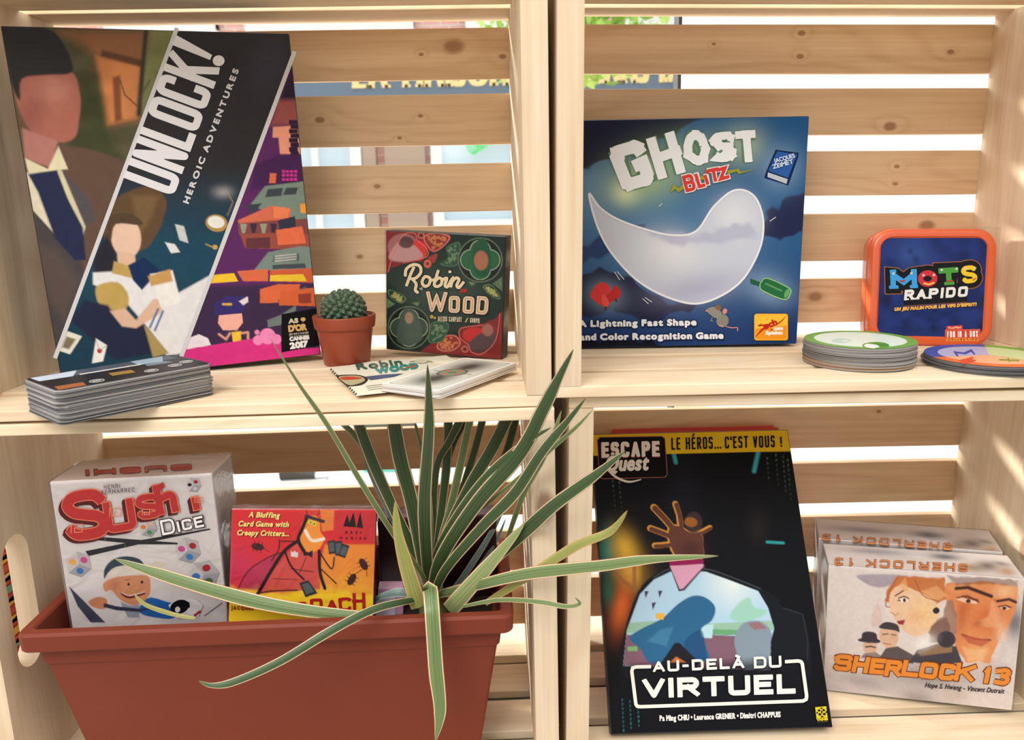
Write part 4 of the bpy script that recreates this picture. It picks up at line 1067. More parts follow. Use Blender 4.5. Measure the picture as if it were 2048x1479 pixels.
p.blob(1400, 575, 90, 30, (150, 150, 180), -10, .6); p.blob(1340, 500, 60, 40, (226, 228, 226), 10, .6); p.blob(1470, 430, 40, 40, (220, 224, 228), 0, .6)
p.poly([(1300, 465), (1400, 470), (1500, 440), (1520, 470), (1440, 485), (1340, 490)], (168, 170, 198), 10, .7, rough=6, rs=15)
for bx, by, rx, ry in ((1210, 590, 34, 28), (1540, 578, 44, 30), (1562, 335, 38, 44)): p.blob(bx, by, rx, ry, (150, 180, 205), 20, .55)
p.build('cover_artwork', e, INK)
a = Art(F['front'], G); a.f.lift = .0004
a.line([(1178, 388), (1200, 415), (1235, 438), (1290, 458), (1345, 470), (1392, 462), (1428, 412), (1470, 380), (1508, 392), (1526, 440), (1518, 500), (1478, 566), (1410, 604), (1352, 600), (1282, 566), (1228, 512), (1196, 456)], 4, (226, 228, 232), 6, True)
a.T = (1100, 0, 3.082)
a.poly([(1390, 922), (1532, 942), (1528, 970), (1468, 1142), (1320, 1096), (1330, 1060)], (22, 40, 84), 0); a.poly([(1400, 932), (1522, 952), (1466, 1096), (1345, 1052)], (46, 92, 164)); a.poly([(1342, 1062), (1464, 1104), (1456, 1132), (1340, 1090)], (206, 212, 220))
for k in range(3): a.line([(1344, 1070 + k * 8), (1462, 1110 + k * 8)], 2, (120, 130, 150))
a.build('book_picture', e, INK)
a.T = (1100, 400, 3.082)
a.poly([(248, 592), (272, 536), (318, 505), (362, 528), (374, 580), (330, 598), (362, 640), (334, 656), (290, 632)], (206, 62, 60), 3); a.poly([(374, 566), (398, 526), (428, 544), (434, 592), (402, 610), (352, 640), (330, 598)], (186, 50, 50), 3); a.poly([(318, 590), (340, 584), (366, 636), (346, 656), (322, 634)], (222, 84, 78), 2)
a.line([(345, 656), (342, 676)], 10, (90, 50, 40)); a.line([(404, 606), (410, 626)], 10, (90, 50, 40))
a.build('armchair_picture', e, INK)
a.poly([(1290, 526), (1302, 498), (1340, 478), (1470, 536), (1484, 576), (1442, 616), (1310, 562)], (150, 190, 140), 4); a.poly([(1296, 526), (1306, 502), (1340, 484), (1464, 540), (1476, 574), (1440, 608), (1314, 556)], (40, 104, 62), 4); a.poly([(1232, 482), (1292, 504), (1288, 528), (1236, 514)], (36, 92, 60)); a.line([(1325, 512), (1430, 560)], 10, (92, 150, 96)); a.oval(1458, 574, 14, 30, (98, 160, 104), 25)
a.build('bottle_picture', e, INK)
a.T = (1100, 400, 3.082)
a.oval(1062, 742, 38, 40, (132, 130, 118), 20); a.poly([(962, 676), (1010, 656), (1056, 690), (1048, 722), (1010, 722)], (138, 136, 126), 3); a.oval(1036, 660, 20, 17, (124, 96, 74), 20); a.oval(1076, 684, 14, 18, (206, 140, 130), 20); a.oval(964, 680, 7, 7, (206, 120, 120))
a.line([(1080, 776), (1120, 786), (1152, 784), (1154, 806)], 6, (206, 140, 136), 4); a.line([(1000, 720), (990, 742), (1004, 744)], 6, (128, 126, 116)); a.line([(1040, 770), (1066, 778)], 8, (206, 140, 136))
a.build('mouse_picture', e, INK)
for q in ([(396, 440), (430, 492)], [(412, 438), (456, 488)], [(570, 606), (606, 638)], [(584, 598), (628, 628)], [(670, 40), (690, 20)], [(1352, 130), (1390, 104)]): 
    a.line(q, 4, (220, 224, 228)); a.build('motion_mark', e, INK)
a.T = (1100, 0, 3.082)
gh = [('G', (452, 1196), (656, 1126), 300, 76), ('H', (664, 1112), (842, 1058), 268, 60), ('o', (852, 1036), (1000, 1002), 226, 54), ('s', (1000, 1004), (1150, 992), 188, 44), ('T', (1156, 1004), (1276, 996), 200, 48)]
for ch, p0, p1, hh, ww in gh: a.block(ch, p0, p1, hh, ww + 12, (96, 128, 96), jit=3)
for ch, p0, p1, hh, ww in gh: a.block(ch, p0, p1, hh - 3, ww, (230, 232, 234), jit=5)
a.build('title_lettering', e, INK)
a.poly([(735, 1190), (760, 1135), (790, 1160), (835, 1120), (840, 1150), (790, 1185), (770, 1165)], (150, 150, 50)); a.poly([(1090, 1050), (1160, 1040), (1172, 1058), (1265, 1042), (1160, 1072), (1148, 1056), (1090, 1075)], (150, 150, 50)); a.poly([(905, 1100), (950, 1075), (990, 1060), (940, 1110)], (150, 150, 50))
bl = [('B', (836, 1186), (902, 1168), 104), ('L', (912, 1162), (958, 1148), 92), ('I', (962, 1140), (980, 1134), 62), ('T', (984, 1126), (1052, 1112), 84), ('Z', (1042, 1116), (1106, 1096), 78)]
for ch, p0, p1, hh in bl: a.block(ch, (p0[0] - 5, p0[1] + 7), (p1[0] + 7, p1[1] + 7), hh + 14, 32, (226, 214, 210))
for ch, p0, p1, hh in bl: a.block(ch, p0, p1, hh, 20, (206, 62, 58))
a.oval(968, 1060, 12, 12, (206, 62, 58))
a.text('JACQUES', (1380, 1006), (1508, 970), 27, (206, 220, 236), 1.2); a.text('ZEiMET', (1372, 1042), (1498, 1006), 27, (206, 220, 236), 1.2)
a.T = (1100, 400, 3.082)
for dx, c, bb in ((0, (26, 40, 76), 9), (0, (224, 226, 230), 3.8)):
    a.text('A Lightning Fast Shape', (172 - bb + 5, 782 + bb - 5), (902 + bb - 5, 772 + bb - 5), 44 + bb * 2 - 9, c, bb, track=.17)
    a.text('and Color Recognition Game', (180 - bb + 5, 864 + bb - 5), (1068 + bb - 5, 854 + bb - 5), 44 + bb * 2 - 9, c, bb, track=.17)
a.build('caption_lettering', e, INK)
a.poly(rrect(1255, 1463, 698, 862, 16), (240, 176, 44)); a.poly(rrect(1261, 1457, 704, 856, 12), (244, 190, 60)); a.poly([(1262, 790), (1456, 770), (1456, 846), (1446, 855), (1270, 855), (1261, 846)], (236, 150, 40))
a.line([(1262, 842), (1300, 800), (1345, 765), (1282, 772), (1300, 762)], [4, 12, 12, 9, 7], (190, 44, 36)); a.text('och', (1318, 800), (1402, 764), 42, (190, 44, 36), 3.5); a.line([(1385, 770), (1420, 745), (1452, 712)], [8, 7, 2], (190, 44, 36)); a.oval(1362, 798, 6, 6, (190, 44, 36))
a.text('zum', (1374, 800), (1432, 798), 25, (240, 236, 226), 2.2); a.text('Spielen', (1324, 828), (1430, 826), 25, (240, 236, 226), 2.2)
a.build('maker_badge', e, INK)

# ---- dark green and red square box, upper left crate
w, h, t = .1152, .1123, .019
e, F = carton('game_box', 'small dark green and red box with scroll ornaments, right of the cactus', 'board game', (.2953, .1718, .0115, -.3057, -.0044, .0583), w, h, t, [(30, 36, 34), (40, 40, 42), (60, 60, 62)])
T4 = (560, 400, 3.082)
p = front_paint(F['front'], w, h, .00055, (34, 44, 40), T4)
p.blob(1000, 560, 260, 150, (66, 86, 74), 5, .7)
p.poly([(640, 170), (1060, 190), (1040, 240), (1000, 295), (940, 322), (890, 300), (880, 372), (760, 392), (690, 420), (640, 470)], (118, 42, 44), 6, rough=6)
p.poly([(1375, 680), (1385, 985), (860, 940), (920, 892), (1040, 838), (1102, 850), (1112, 782), (1250, 762), (1330, 726)], (120, 42, 42), 6, rough=6)
X, Y = p.xy()
def ornament(poly, c, n=26, r=9):
    for k in range(n):
        q = np.array(poly, float); lo, hi = q.min(0), q.max(0)
        for _ in range(40):
            pt = lo + RNG.random(2) * (hi - lo)
            if sdf(poly, np.array([pt[0]]), np.array([pt[1]]))[0] < -r: break
        else: continue
        p.oval(pt[0], pt[1], r, r * .7, c, RNG.uniform(0, 180), .85, .4); p.oval(pt[0], pt[1], r * .45, r * .3, (70, 28, 30) if c[0] > 120 else (40, 56, 46), 0, .8, .5)
def leafshape(poly, c, oc, orn):
    q = smooth(poly, 5, True); p.poly(q, oc, 3); cc = np.mean(q, 0); p.poly(cc + (q - cc) * .88, c, 3); ornament(cc + (q - cc) * .85, orn)
leafshape([(885, 225), (960, 200), (1050, 225), (1010, 285), (950, 318), (905, 280)], (130, 50, 46), (196, 110, 96), (206, 132, 84))
leafshape([(965, 900), (1010, 840), (1080, 832), (1115, 880), (1070, 925), (1000, 930)], (130, 50, 46), (196, 110, 96), (206, 132, 84))
leafshape([(1025, 290), (1110, 262), (1095, 400), (985, 396), (1035, 350)], (48, 76, 58), (70, 100, 76), (110, 136, 104)); leafshape([(935, 755), (1038, 758), (1025, 830), (990, 872), (915, 872)], (48, 76, 58), (70, 100, 76), (110, 136, 104))
leafshape([(670, 550), (740, 575), (778, 605), (750, 636), (700, 615), (672, 590)], (46, 66, 52), (96, 120, 92), (170, 170, 100)); leafshape([(1250, 535), (1300, 520), (1350, 575), (1352, 610), (1300, 590)], (46, 66, 52), (96, 120, 92), (170, 170, 100))
for cx, cy in ((870, 217), (1140, 918)): p.oval(cx, cy, 22, 22, (170, 96, 76)); p.oval(cx, cy, 12, 12, (90, 36, 36))
p.oval(910, 392, 24, 26, (196, 92, 78)); p.oval(910, 392, 10, 10, (120, 44, 44)); p.line([(925, 360), (960, 340), (945, 375)], 22, (150, 60, 56), 8)
for tri in ([(1310, 515), (1370, 470), (1370, 560)], [(655, 600), (712, 640), (660, 668)], [(1155, 500), (1215, 510), (1180, 530)], [(808, 632), (865, 625), (850, 655)]): p.poly(tri, (84, 106, 78), 4); ornament(tri, (120, 140, 104), 6, 5)
for (cx, cy, R_o, dk) in ((1235, 368, 138, 0), (795, 785, 132, 1)):
    p.oval(cx, cy, R_o, R_o, (96, 112, 92), blur=.03); p.oval(cx, cy, R_o * .95, R_o * .95, (30, 36, 32), blur=.03)
    s = 1.0 if not dk else .95
    for dx, dy in ((0, -58), (58, 0), (0, 58), (-58, 0)): p.oval(cx + dx * s, cy + dy * s, 66 * s, 66 * s, (150, 166, 140), blur=.03)
    for dx, dy in ((0, -58), (58, 0), (0, 58), (-58, 0)): p.oval(cx + dx * s, cy + dy * s, 61 * s, 61 * s, (44, 92, 62) if not dk else (54, 72, 60), blur=.04)
p.poly([(1190, 300), (1245, 232), (1292, 290), (1300, 400), (1270, 470), (1200, 440)], (36, 78, 56), 8, sm=5); p.oval(1240, 372, 44, 60, (158, 104, 78), 0, .95, .2)
p.poly([(720, 860), (750, 700), (795, 662), (845, 710), (880, 850), (800, 890)], (70, 84, 74), 10, sm=5); p.oval(796, 725, 26, 36, (150, 122, 100), 0, .95, .2)
p.oval(760, 290, 96, 84, (150, 96, 96)); p.oval(850, 310, 58, 62, (196, 54, 52)); p.poly([(672, 360), (700, 290), (750, 250), (830, 280), (880, 352), (760, 380)], (176, 132, 130), 12, sm=5); p.oval(778, 260, 46, 36, (70, 48, 48), 0, .9, .3)
p.oval(1200, 830, 74, 46, (176, 46, 46)); p.poly([(1160, 890), (1220, 830), (1310, 800), (1330, 880), (1260, 940), (1180, 930)], (78, 60, 62), 10, sm=5); p.oval(1280, 800, 34, 38, (150, 100, 90), 0, .9, .3)
for ln in ([(668, 440), (700, 330), (760, 215), (830, 205), (850, 250), (905, 300), (900, 350), (760, 385)], [(1356, 700), (1330, 860), (1250, 945), (1180, 935), (1160, 890), (1112, 850), (1116, 790), (1250, 770)]): p.line(ln, 5, (206, 106, 96), 3, .9, sm=6)
p.build('cover_artwork', e, INK_GLOSS)
a = Art(F['front'], G, T4); a.f.lift = .0004
a.T = (560, 430, 3.892)
script = [[(978, 475), (985, 420), (1035, 385), (1088, 395), (1098, 445), (1060, 488), (1022, 496)], [(1046, 400), (1015, 470), (985, 552)], [(1030, 494), (1062, 535), (1055, 582), (1076, 602)],
          [(1165, 484), (1130, 478), (1108, 520), (1128, 552), (1160, 540), (1172, 500), (1160, 482)], [(1236, 426), (1218, 480), (1203, 540), (1222, 556)], [(1210, 515), (1236, 488), (1262, 500), (1255, 540), (1224, 556)],
          [(1172, 508), (1208, 500)], [(1262, 505), (1300, 490), (1286, 545), (1306, 560)], [(1306, 560), (1345, 492), (1330, 562)], [(1336, 525), (1370, 488), (1396, 500), (1378, 545), (1396, 562), (1434, 516)]]
for ww, c in ((38, (28, 36, 32)), (23, (218, 198, 162))):
    for q in script: a.line(q, ww, c, 5)
    a.oval(1325, 440, ww * .55, ww * .5, c)
a.T = T4
a.line([(860, 545), (1130, 556)], 5, (44, 66, 52)); a.poly([(1112, 545), (1160, 546), (1150, 570), (1110, 572)], (150, 48, 44)); a.poly([(858, 545), (882, 534), (880, 556)], (150, 160, 140))
for ch, x0, y0, x1, y1, hh in (('W', 900, 688, 1030, 692, 128), ('O', 1040, 692, 1110, 694, 104), ('O', 1126, 696, 1196, 700, 106), ('D', 1208, 700, 1282, 706, 112)):
    a.block(ch, (x0 - 5, y0 + 6), (x1 + 7, y1 + 6), hh + 10, 34, (40, 36, 34)); a.block(ch, (x0, y0), (x1, y1), hh, 24, (214, 186, 156)); a.block(ch, (x0 + 10, y0 - 10), (x1 - 10, y1 - 10), hh - 20, 4, (150, 122, 100))
a.build('title_lettering', e, INK_GLOSS)
a.block('ALEXIS CAMPART', (976, 744), (1122, 749), 30, 4, (206, 190, 160), gap=.45); a.block('GOUPIL', (1174, 753), (1234, 756), 29, 4, (206, 190, 160), gap=.45)
a.oval(938, 717, 10, 10, (206, 180, 90)); a.oval(938, 717, 4, 4, (40, 40, 36)); a.oval(957, 724, 7, 7, (206, 180, 90)); a.oval(957, 724, 3, 3, (40, 40, 36)); a.line([(1146, 752), (1160, 724)], 6, (206, 190, 120))
a.build('author_lettering', e, INK_GLOSS)
wrap(e, w, h, t, FILM)

# ---- orange tin, upper right
w, h, t = .1092, .1093, .0296
M = pose(.7484, .1463, .0066, -.2274, .1531, .0111)
e = empty('game_tin', M, 'orange square tin with rounded corners and a blue panel', 'board game tin')
M_TIN = plain('orange_tin_paint', (222, 96, 50), 0.3, 0.5, coat=0.3)
vs, fs = [], []
prof = [(0.006, .030, .016), (0.001, .0295, .018), (0.0, .028, .018), (0.0, .014, .018), (0.0008, .0135, .018), (0.0008, .003, .018), (0.0018, .0008, .018), (0.0035, 0.0, .0165), (0.0078, 0.0, .013), (0.0094, .0014, .0095)]
for (ins, y, r) in prof: vs += [(x, y, z) for x, z in rrect(ins, w - ins, ins, h - ins, r, 8)]
n = len(vs) // len(prof)
for i in range(len(prof) - 1):
    for k in range(n): fs.append((i * n + k, i * n + (k + 1) % n, (i + 1) * n + (k + 1) % n, (i + 1) * n + k))
fs.append(tuple(range(n))); fs.append(tuple(range((len(prof) - 1) * n, len(prof) * n))[::-1])
tin = mesh_obj('tin_body', vs, fs, M_TIN, e, smooth=True)
bpy.context.view_layer.objects.active = tin
ed = tin.modifiers.new('edges', 'EDGE_SPLIT'); ed.split_angle = math.radians(40)
Fp = Face(M, (0, .0014, 0), (1, 0, 0), (0, 0, 1))
T7 = (1500, 400, 3.082)
ins = .0094
p = Paint(Fp, [(ins, .0014, h - ins), (w - ins, .0014, h - ins), (w - ins, .0014, ins), (ins, .0014, ins)], 150, 150, (28, 46, 108), G, T7)
p.noise(60, 50, .35); p.blob(1000, 330, 120, 90, (60, 90, 160), 20, .6)
for k in range(26): p.blob(RNG.uniform(820, 1450), RNG.uniform(260, 830), RNG.uniform(20, 50), RNG.uniform(20, 45), (18, 28, 70), RNG.uniform(0, 90), .6, 2)
p.build('tin_panel', e, INK_GLOSS)
a = Art(Fp, G, T7); a.f.lift = .0004
mots = [('M', (866, 546), (1030, 540), 102, (60, 160, 222)), ('o', (1036, 537), (1156, 532), 102, (206, 50, 62)), ('T', (1166, 524), (1288, 516), 104, (78, 156, 62)), ('s', (1304, 516), (1404, 508), 110, (240, 200, 46))]
for off, c in ((36, (170, 100, 60)), (31, (16, 16, 24))):
    for ch, p0, p1, hh, _ in mots: a.block(ch, (p0[0] - off, p0[1] + off), (p1[0] + off, p1[1] + off), hh + off * 2, 36 + off * 2, c)
    a.line([(945, 590), (1335, 566)], 84 + off * 1.2, c)
for ch, p0, p1, hh, c in mots:
    a.block(ch, p0, p1, hh, 27 if ch == 's' else 33, c)
    if ch in 'MT':
        for q in ((p0, 0), (p1, 0)): pass
for x0, y0, x1, y1, c in ((856, 545, 914, 543, (60, 160, 222)), (984, 541, 1034, 539, (60, 160, 222)), (1196, 523, 1258, 519, (78, 156, 62)), (860, 448, 900, 446, (60, 160, 222)), (990, 444, 1026, 442, (60, 160, 222))): a.line([(x0, y0 - 8), (x1, y1 - 8)], 20, c)
for x, y in ((884, 452), (994, 450), (1068, 463), (1132, 461), (1180, 430), (1272, 424), (1326, 424), (1384, 418)): a.oval(x, y, 8, 7, (236, 236, 232)); a.oval(x + 2, y, 3, 3, (20, 20, 24))
a.line([(920, 494), (938, 500), (956, 492)], 8, (196, 50, 60)); a.line([(1066, 512), (1100, 520), (1134, 508)], 10, (240, 200, 90)); a.line([(1210, 500), (1250, 496)], 7, (196, 50, 60)); a.line([(1370, 494), (1390, 480)], 8, (206, 110, 40))
a.block('RAPIDO', (946, 618), (1336, 594), 64, 17, (232, 230, 228), .16, gap=.26)
for x, y in ((957, 617), (998, 614), (1022, 612), (1078, 608), (1098, 607)): a.line([(x - 10, y - 5), (x + 20, y - 6.5)], 10, (232, 230, 228))
a.build('title_lettering', e, INK_GLOSS)
a.text("UN JEU MALIN POUR LES VIFS D'ESPRIT!", (886, 684), (1392, 652), 22, (232, 176, 84), 2.4, .22, .18)
a.build('caption_lettering', e, INK_GLOSS)
a.poly([(1206, 776), (1306, 770), (1308, 796), (1206, 800)], (206, 60, 60)); a.text('FoxMind', (1220, 794), (1298, 790), 15, (236, 190, 160), .8)
a.poly([(1198, 798), (1416, 794), (1412, 870), (1198, 872)], (226, 98, 64)); a.poly([(1206, 804), (1409, 800), (1406, 846), (1205, 849)], (206, 66, 50)); a.block('FUN IN A BOX', (1212, 846), (1402, 842), 38, 6.5, (240, 232, 224), gap=.4)
a.poly([(1206, 850), (1406, 848), (1405, 866), (1206, 868)], (236, 150, 60)); a.text('COLLECTION', (1216, 865), (1398, 862), 12, (150, 56, 30), 1.2, track=.5)
a.build('maker_badge', e, INK_GLOSS)
# clear bag round the tin
bm = bmesh.new(); add_box(bm, -.0035, w + .0008, -.0012, t + .001, -.0006, h + .0006, .001, 2); bm_obj('clear_bag', bm, FILM, e)

# ---- black book, lower right
w, h, t = .1958, .2709, .012
LRZ = -.3140
e, F = carton('book', 'large black book with a yellow band along its top edge', 'book', (.4888, .0293, -.3094, -.0044, .5601, .0085), w, h, t, [(18, 18, 22), (24, 24, 28), (200, 190, 176)], part='cover', bev=.0006)
TA = (1100, 780, 3.082); TB = (1100, 1000, 3.088)
p = front_paint(F['front'], w, h, .0008, (19, 19, 23), TA)
p.blob(360, 980, 60, 120, (30, 130, 116), 0, .9); p.blob(460, 970, 70, 110, (224, 176, 60), -20, .95); p.blob(500, 1120, 90, 110, (222, 170, 70), -25, .8); p.blob(440, 1330, 60, 150, (214, 104, 46), 10, .9); p.blob(360, 1240, 40, 90, (40, 110, 84), 0, .6)
p.line([(400, 1130), (520, 1230), (520, 1060)], 24, (150, 96, 50), 10, .8); p.poly([(560, 1250), (700, 1100), (900, 1060), (560, 1020)], (30, 26, 28), 40, .5)
p.blob(820, 640, 110, 300, (30, 30, 40), 0, .6); p.blob(1280, 840, 60, 100, (46, 40, 40), 0, .5)
p.line([(765, 400), (775, 445)], 22, (64, 156, 170), 12); p.line([(1282, 385), (1258, 498)], 24, (64, 156, 170), 14); p.line([(1338, 935), (1438, 941)], 16, (50, 156, 156), 9)
p.poly([(240, 262), (1500, 236), (1502, 376), (240, 403)], (216, 174, 36), 2)
hc, he = (98, 60, 50), (216, 150, 66)
fing = [([(770, 868), (706, 792), (640, 722)], 42), ([(806, 850), (794, 765), (772, 700)], 36), ([(750, 902), (684, 874), (618, 850)], 38), ([(744, 948), (690, 954), (645, 956)], 34), ([(890, 886), (936, 872), (985, 846)], 30)]
for q, ww in fing: p.line(q, ww, he, 5)
p.poly([(730, 840), (795, 830), (860, 868), (930, 876), (944, 950), (936, 1040), (780, 1030), (726, 930)], he, 6, sm=4)
for q, ww in fing: p.line([(x + 6, y + 5) for x, y in q], ww - 9, hc, 5)
p.poly([(738, 846), (800, 838), (860, 876), (930, 884), (944, 950), (936, 1040), (790, 1030), (736, 930)], hc, 6, sm=4); p.blob(870, 980, 80, 60, (64, 38, 40), 0, .7)
p.oval(885, 815, 54, 66, (66, 50, 54), 0, .9, .2); p.oval(868, 812, 40, 30, (160, 98, 44), 10, .9, .2)
p.T = TB
p.poly([(440, 1030), (462, 800), (540, 570), (630, 470), (740, 415), (960, 415), (1100, 462), (1300, 540), (1400, 600), (1440, 660), (1560, 700), (1600, 860), (1610, 1040), (1500, 1120), (600, 1120)], (26, 28, 33), 8, sm=3)
p.line([(640, 478), (745, 424), (960, 424), (1110, 470), (1300, 546)], 6, (70, 74, 82), 5, sm=4); p.line([(1440, 665), (1560, 705), (1590, 860), (1590, 1000)], 5, (50, 54, 60), 5)
V = [(452, 1020), (475, 800), (555, 580), (640, 490), (745, 440), (960, 440), (1100, 490), (1285, 560), (1345, 660), (1384, 790), (1362, 870), (1360, 1050)]
p.poly(V, (172, 204, 224), 5)
X, Y = p.xy(); vm = np.clip(.5 - sdf(V, X, Y) / 4, 0, 1)
p.mixin(vm * np.clip(1 - np.abs(X - 1130) / 220, 0, 1) * np.clip((720 - Y) / 200, 0, 1), (222, 230, 228))
def vp(pts, c, blur=4, a_=1.0, **k): p.poly(pts, c, blur, vm * a_, **k)
vp([(440, 760), (700, 740), (1000, 760), (1400, 740), (1400, 800), (440, 820)], (140, 180, 140), 8, .8)
vp([(440, 830), (640, 830), (900, 860), (1000, 830), (1400, 850), (1400, 1100), (440, 1100)], (124, 92, 106), 6)
vp([(1000, 795), (1170, 800), (1165, 832), (1000, 830)], (104, 160, 116), 3); vp([(480, 905), (540, 900), (540, 930), (480, 930)], (120, 170, 110), 3); vp([(930, 770), (1010, 764), (1000, 850), (950, 850)], (180, 214, 220), 3)
vp([(490, 850), (570, 790), (690, 730), (790, 640), (880, 590), (960, 600), (1020, 660), (1000, 740), (930, 800), (960, 900), (960, 990), (640, 1010), (560, 920)], (48, 100, 140), 6, sm=5)
vp([(830, 870), (930, 800), (960, 900), (960, 980), (860, 960)], (34, 74, 116), 10, .8, sm=4); vp([(600, 870), (680, 800), (760, 780), (720, 900)], (72, 130, 164), 14, .7)
vp([(1110, 720), (1160, 640), (1230, 600), (1260, 660), (1340, 680), (1300, 720), (1190, 750)], (146, 200, 170), 10, .8, sm=4); vp([(650, 700), (710, 696), (700, 736), (655, 732)], (226, 176, 66), 3)
vp([(1140, 850), (1190, 760), (1290, 745), (1360, 800), (1370, 900), (1340, 1040), (1200, 1040), (1150, 930)], (128, 144, 156), 8, sm=5); vp([(1220, 760), (1290, 748), (1340, 790), (1260, 800)], (150, 96, 100), 8, .8)
for bx, by in ((595, 580), (680, 578), (640, 650)): vp([(bx - 12, by - 18), (bx + 16, by - 22), (bx - 6, by + 26)], (70, 60, 90), 4)
p.poly([(735, 400), (770, 396), (952, 388), (958, 410), (830, 556), (795, 562)], (60, 56, 62), 5); p.poly([(740, 404), (946, 392), (948, 408), (822, 545), (800, 548)], (208, 152, 178), 4); p.poly([(740, 404), (735, 372), (950, 366), (946, 392)], (140, 30, 80), 6)
p.poly([(660, 1040), (770, 880), (800, 880), (920, 1000), (900, 1060)], (34, 34, 40), 6); p.poly([(740, 1000), (780, 965), (840, 1000)], (206, 110, 60), 6)
p.poly([(500, 1020), (1600, 980), (1620, 1240), (520, 1290)], (22, 22, 27), 60, .8)
p.build('cover_artwork', e, INK)
a = Art(F['front'], G, TA); a.f.lift = .0004
lg = [(308, 290), (690, 284), (708, 300), (722, 520), (708, 536), (320, 546), (304, 532), (291, 306)]
a.poly(lg, (18, 16, 18)); a.line(lg, 4, (160, 96, 86), closed=True)
a.block('ESCAPE', (314, 421), (679, 413), 97, 23, (150, 70, 66), gap=.2); a.block('ESCAPE', (318, 416), (676, 408), 95, 22, (228, 218, 208), gap=.2)
a.text('Quest', (331, 508), (610, 498), 108, (18, 16, 18), 12, .18, .12); a.text('Quest', (336, 502), (604, 494), 98, (228, 218, 208), 5.0, .18, .12)
a.line([(345, 478), (385, 520), (430, 548), (490, 565), (562, 550)], [8, 13, 14, 12, 5], (228, 218, 208), 4)
a.build('logo_badge', e, INK)
a.block('LE HÉROS...', (748, 368), (1054, 360), 74, 10, (24, 22, 24), gap=.34); a.block("C'EST", (1078, 360), (1222, 355), 73, 10, (24, 22, 24), gap=.34); a.block('VOUS', (1252, 356), (1386, 351), 72, 10, (24, 22, 24), gap=.34); a.block('!', (1416, 350), (1434, 349), 62, 10, (24, 22, 24))
a.build('band_lettering', e, INK)
for cx, y0, n_ in ((1458, 440, 9), (1428, 420, 8), (1384, 410, 7), (1330, 430, 5), (380, 570, 9), (420, 580, 7)):
    if cx == 380: a.build('code_lettering', e, INK)
    for k in range(n_): a.text('01'[int(RNG.random() > .5)], (cx + k * 2.4, y0 + k * 30), (cx + 12 + k * 2.4, y0 + k * 30), 18, (58 - k * 3, 76 - k * 4, 66 - k * 4), .8)
a.build('code_lettering', e, INK)
a.T = TB
for cx, y0, n_ in ((438, 1240, 8), (485, 1250, 7), (535, 1290, 5)):
    for k in range(n_): a.text('01'[int(RNG.random() > .5)], (cx + k * 1.2, y0 + k * 27), (cx + 13 + k * 1.2, y0 + k * 27), 19, (30, 84, 84), .9)
a.build('code_lettering', e, INK)
fr = [(622, 1026), (530, 1028), (508, 1034), (503, 1056), (528, 1258), (536, 1270), (556, 1273), (1556, 1238), (1577, 1228), (1580, 1206), (1553, 1008), (1546, 996), (1528, 991), (1446, 996)]
a.line(fr, 21, (230, 224, 212))
a.block('AU-DELÀ', (634, 1068), (1196, 1042), 70, 17, (20, 20, 26), gap=.24); a.block('DU', (1256, 1044), (1428, 1036), 76, 17, (20, 20, 26), gap=.2)
a.block('AU-DELÀ', (634, 1061), (1196, 1036), 68, 16, (232, 228, 220), gap=.24); a.block('DU', (1256, 1038), (1426, 1031), 72, 16, (232, 228, 220), gap=.2)
a.block('VIRTUEL', (572, 1222), (1512, 1192), 122, 32, (232, 228, 220), gap=.16)
a.build('title_lettering', e, INK)
a.text('Pa Ming CHIU \u2022 Laurence GRENIER \u2022 Dimitri CHAPPUIS', (674, 1362), (1420, 1338), 36, (222, 218, 212), 1.9, track=.16)
a.build('author_lettering', e, INK)
yel = (206, 186, 40)
a.poly([(1632, 1276), (1700, 1270), (1708, 1340), (1640, 1346)], yel)
for (x, y, rx, ry) in ((1656, 1296, 9, 7), (1684, 1294, 9, 7), (1660, 1320, 9, 8), (1688, 1318, 9, 8), (1672, 1306, 5, 9), (1674, 1334, 9, 5), (1644, 1310, 5, 6), (1700, 1306, 5, 6), (1670, 1282, 8, 4)): a.oval(x, y, rx, ry, (24, 22, 20))
a.text('YNNIS', (1640, 1362), (1711, 1356), 15, yel, 1.5); a.line([(1645, 1368), (1708, 1363)], 2, (120, 110, 40))
a.build('emblem', e, INK)
# red book behind it
e, F = carton('book', 'thin red and white book, only its top edge showing behind the black book', 'book', (.5127, .0505, -.3120, -.03, .58, .0011), .1644, .2735, .009, [(196, 60, 52), (190, 56, 50), (232, 224, 214)], part='cover', bev=.0006)
a = Art(F['top'], G); a.poly([(1340, 859), (1556, 855), (1560, 862), (1330, 866)], (190, 66, 54)); a.build('top_print', e, INK)

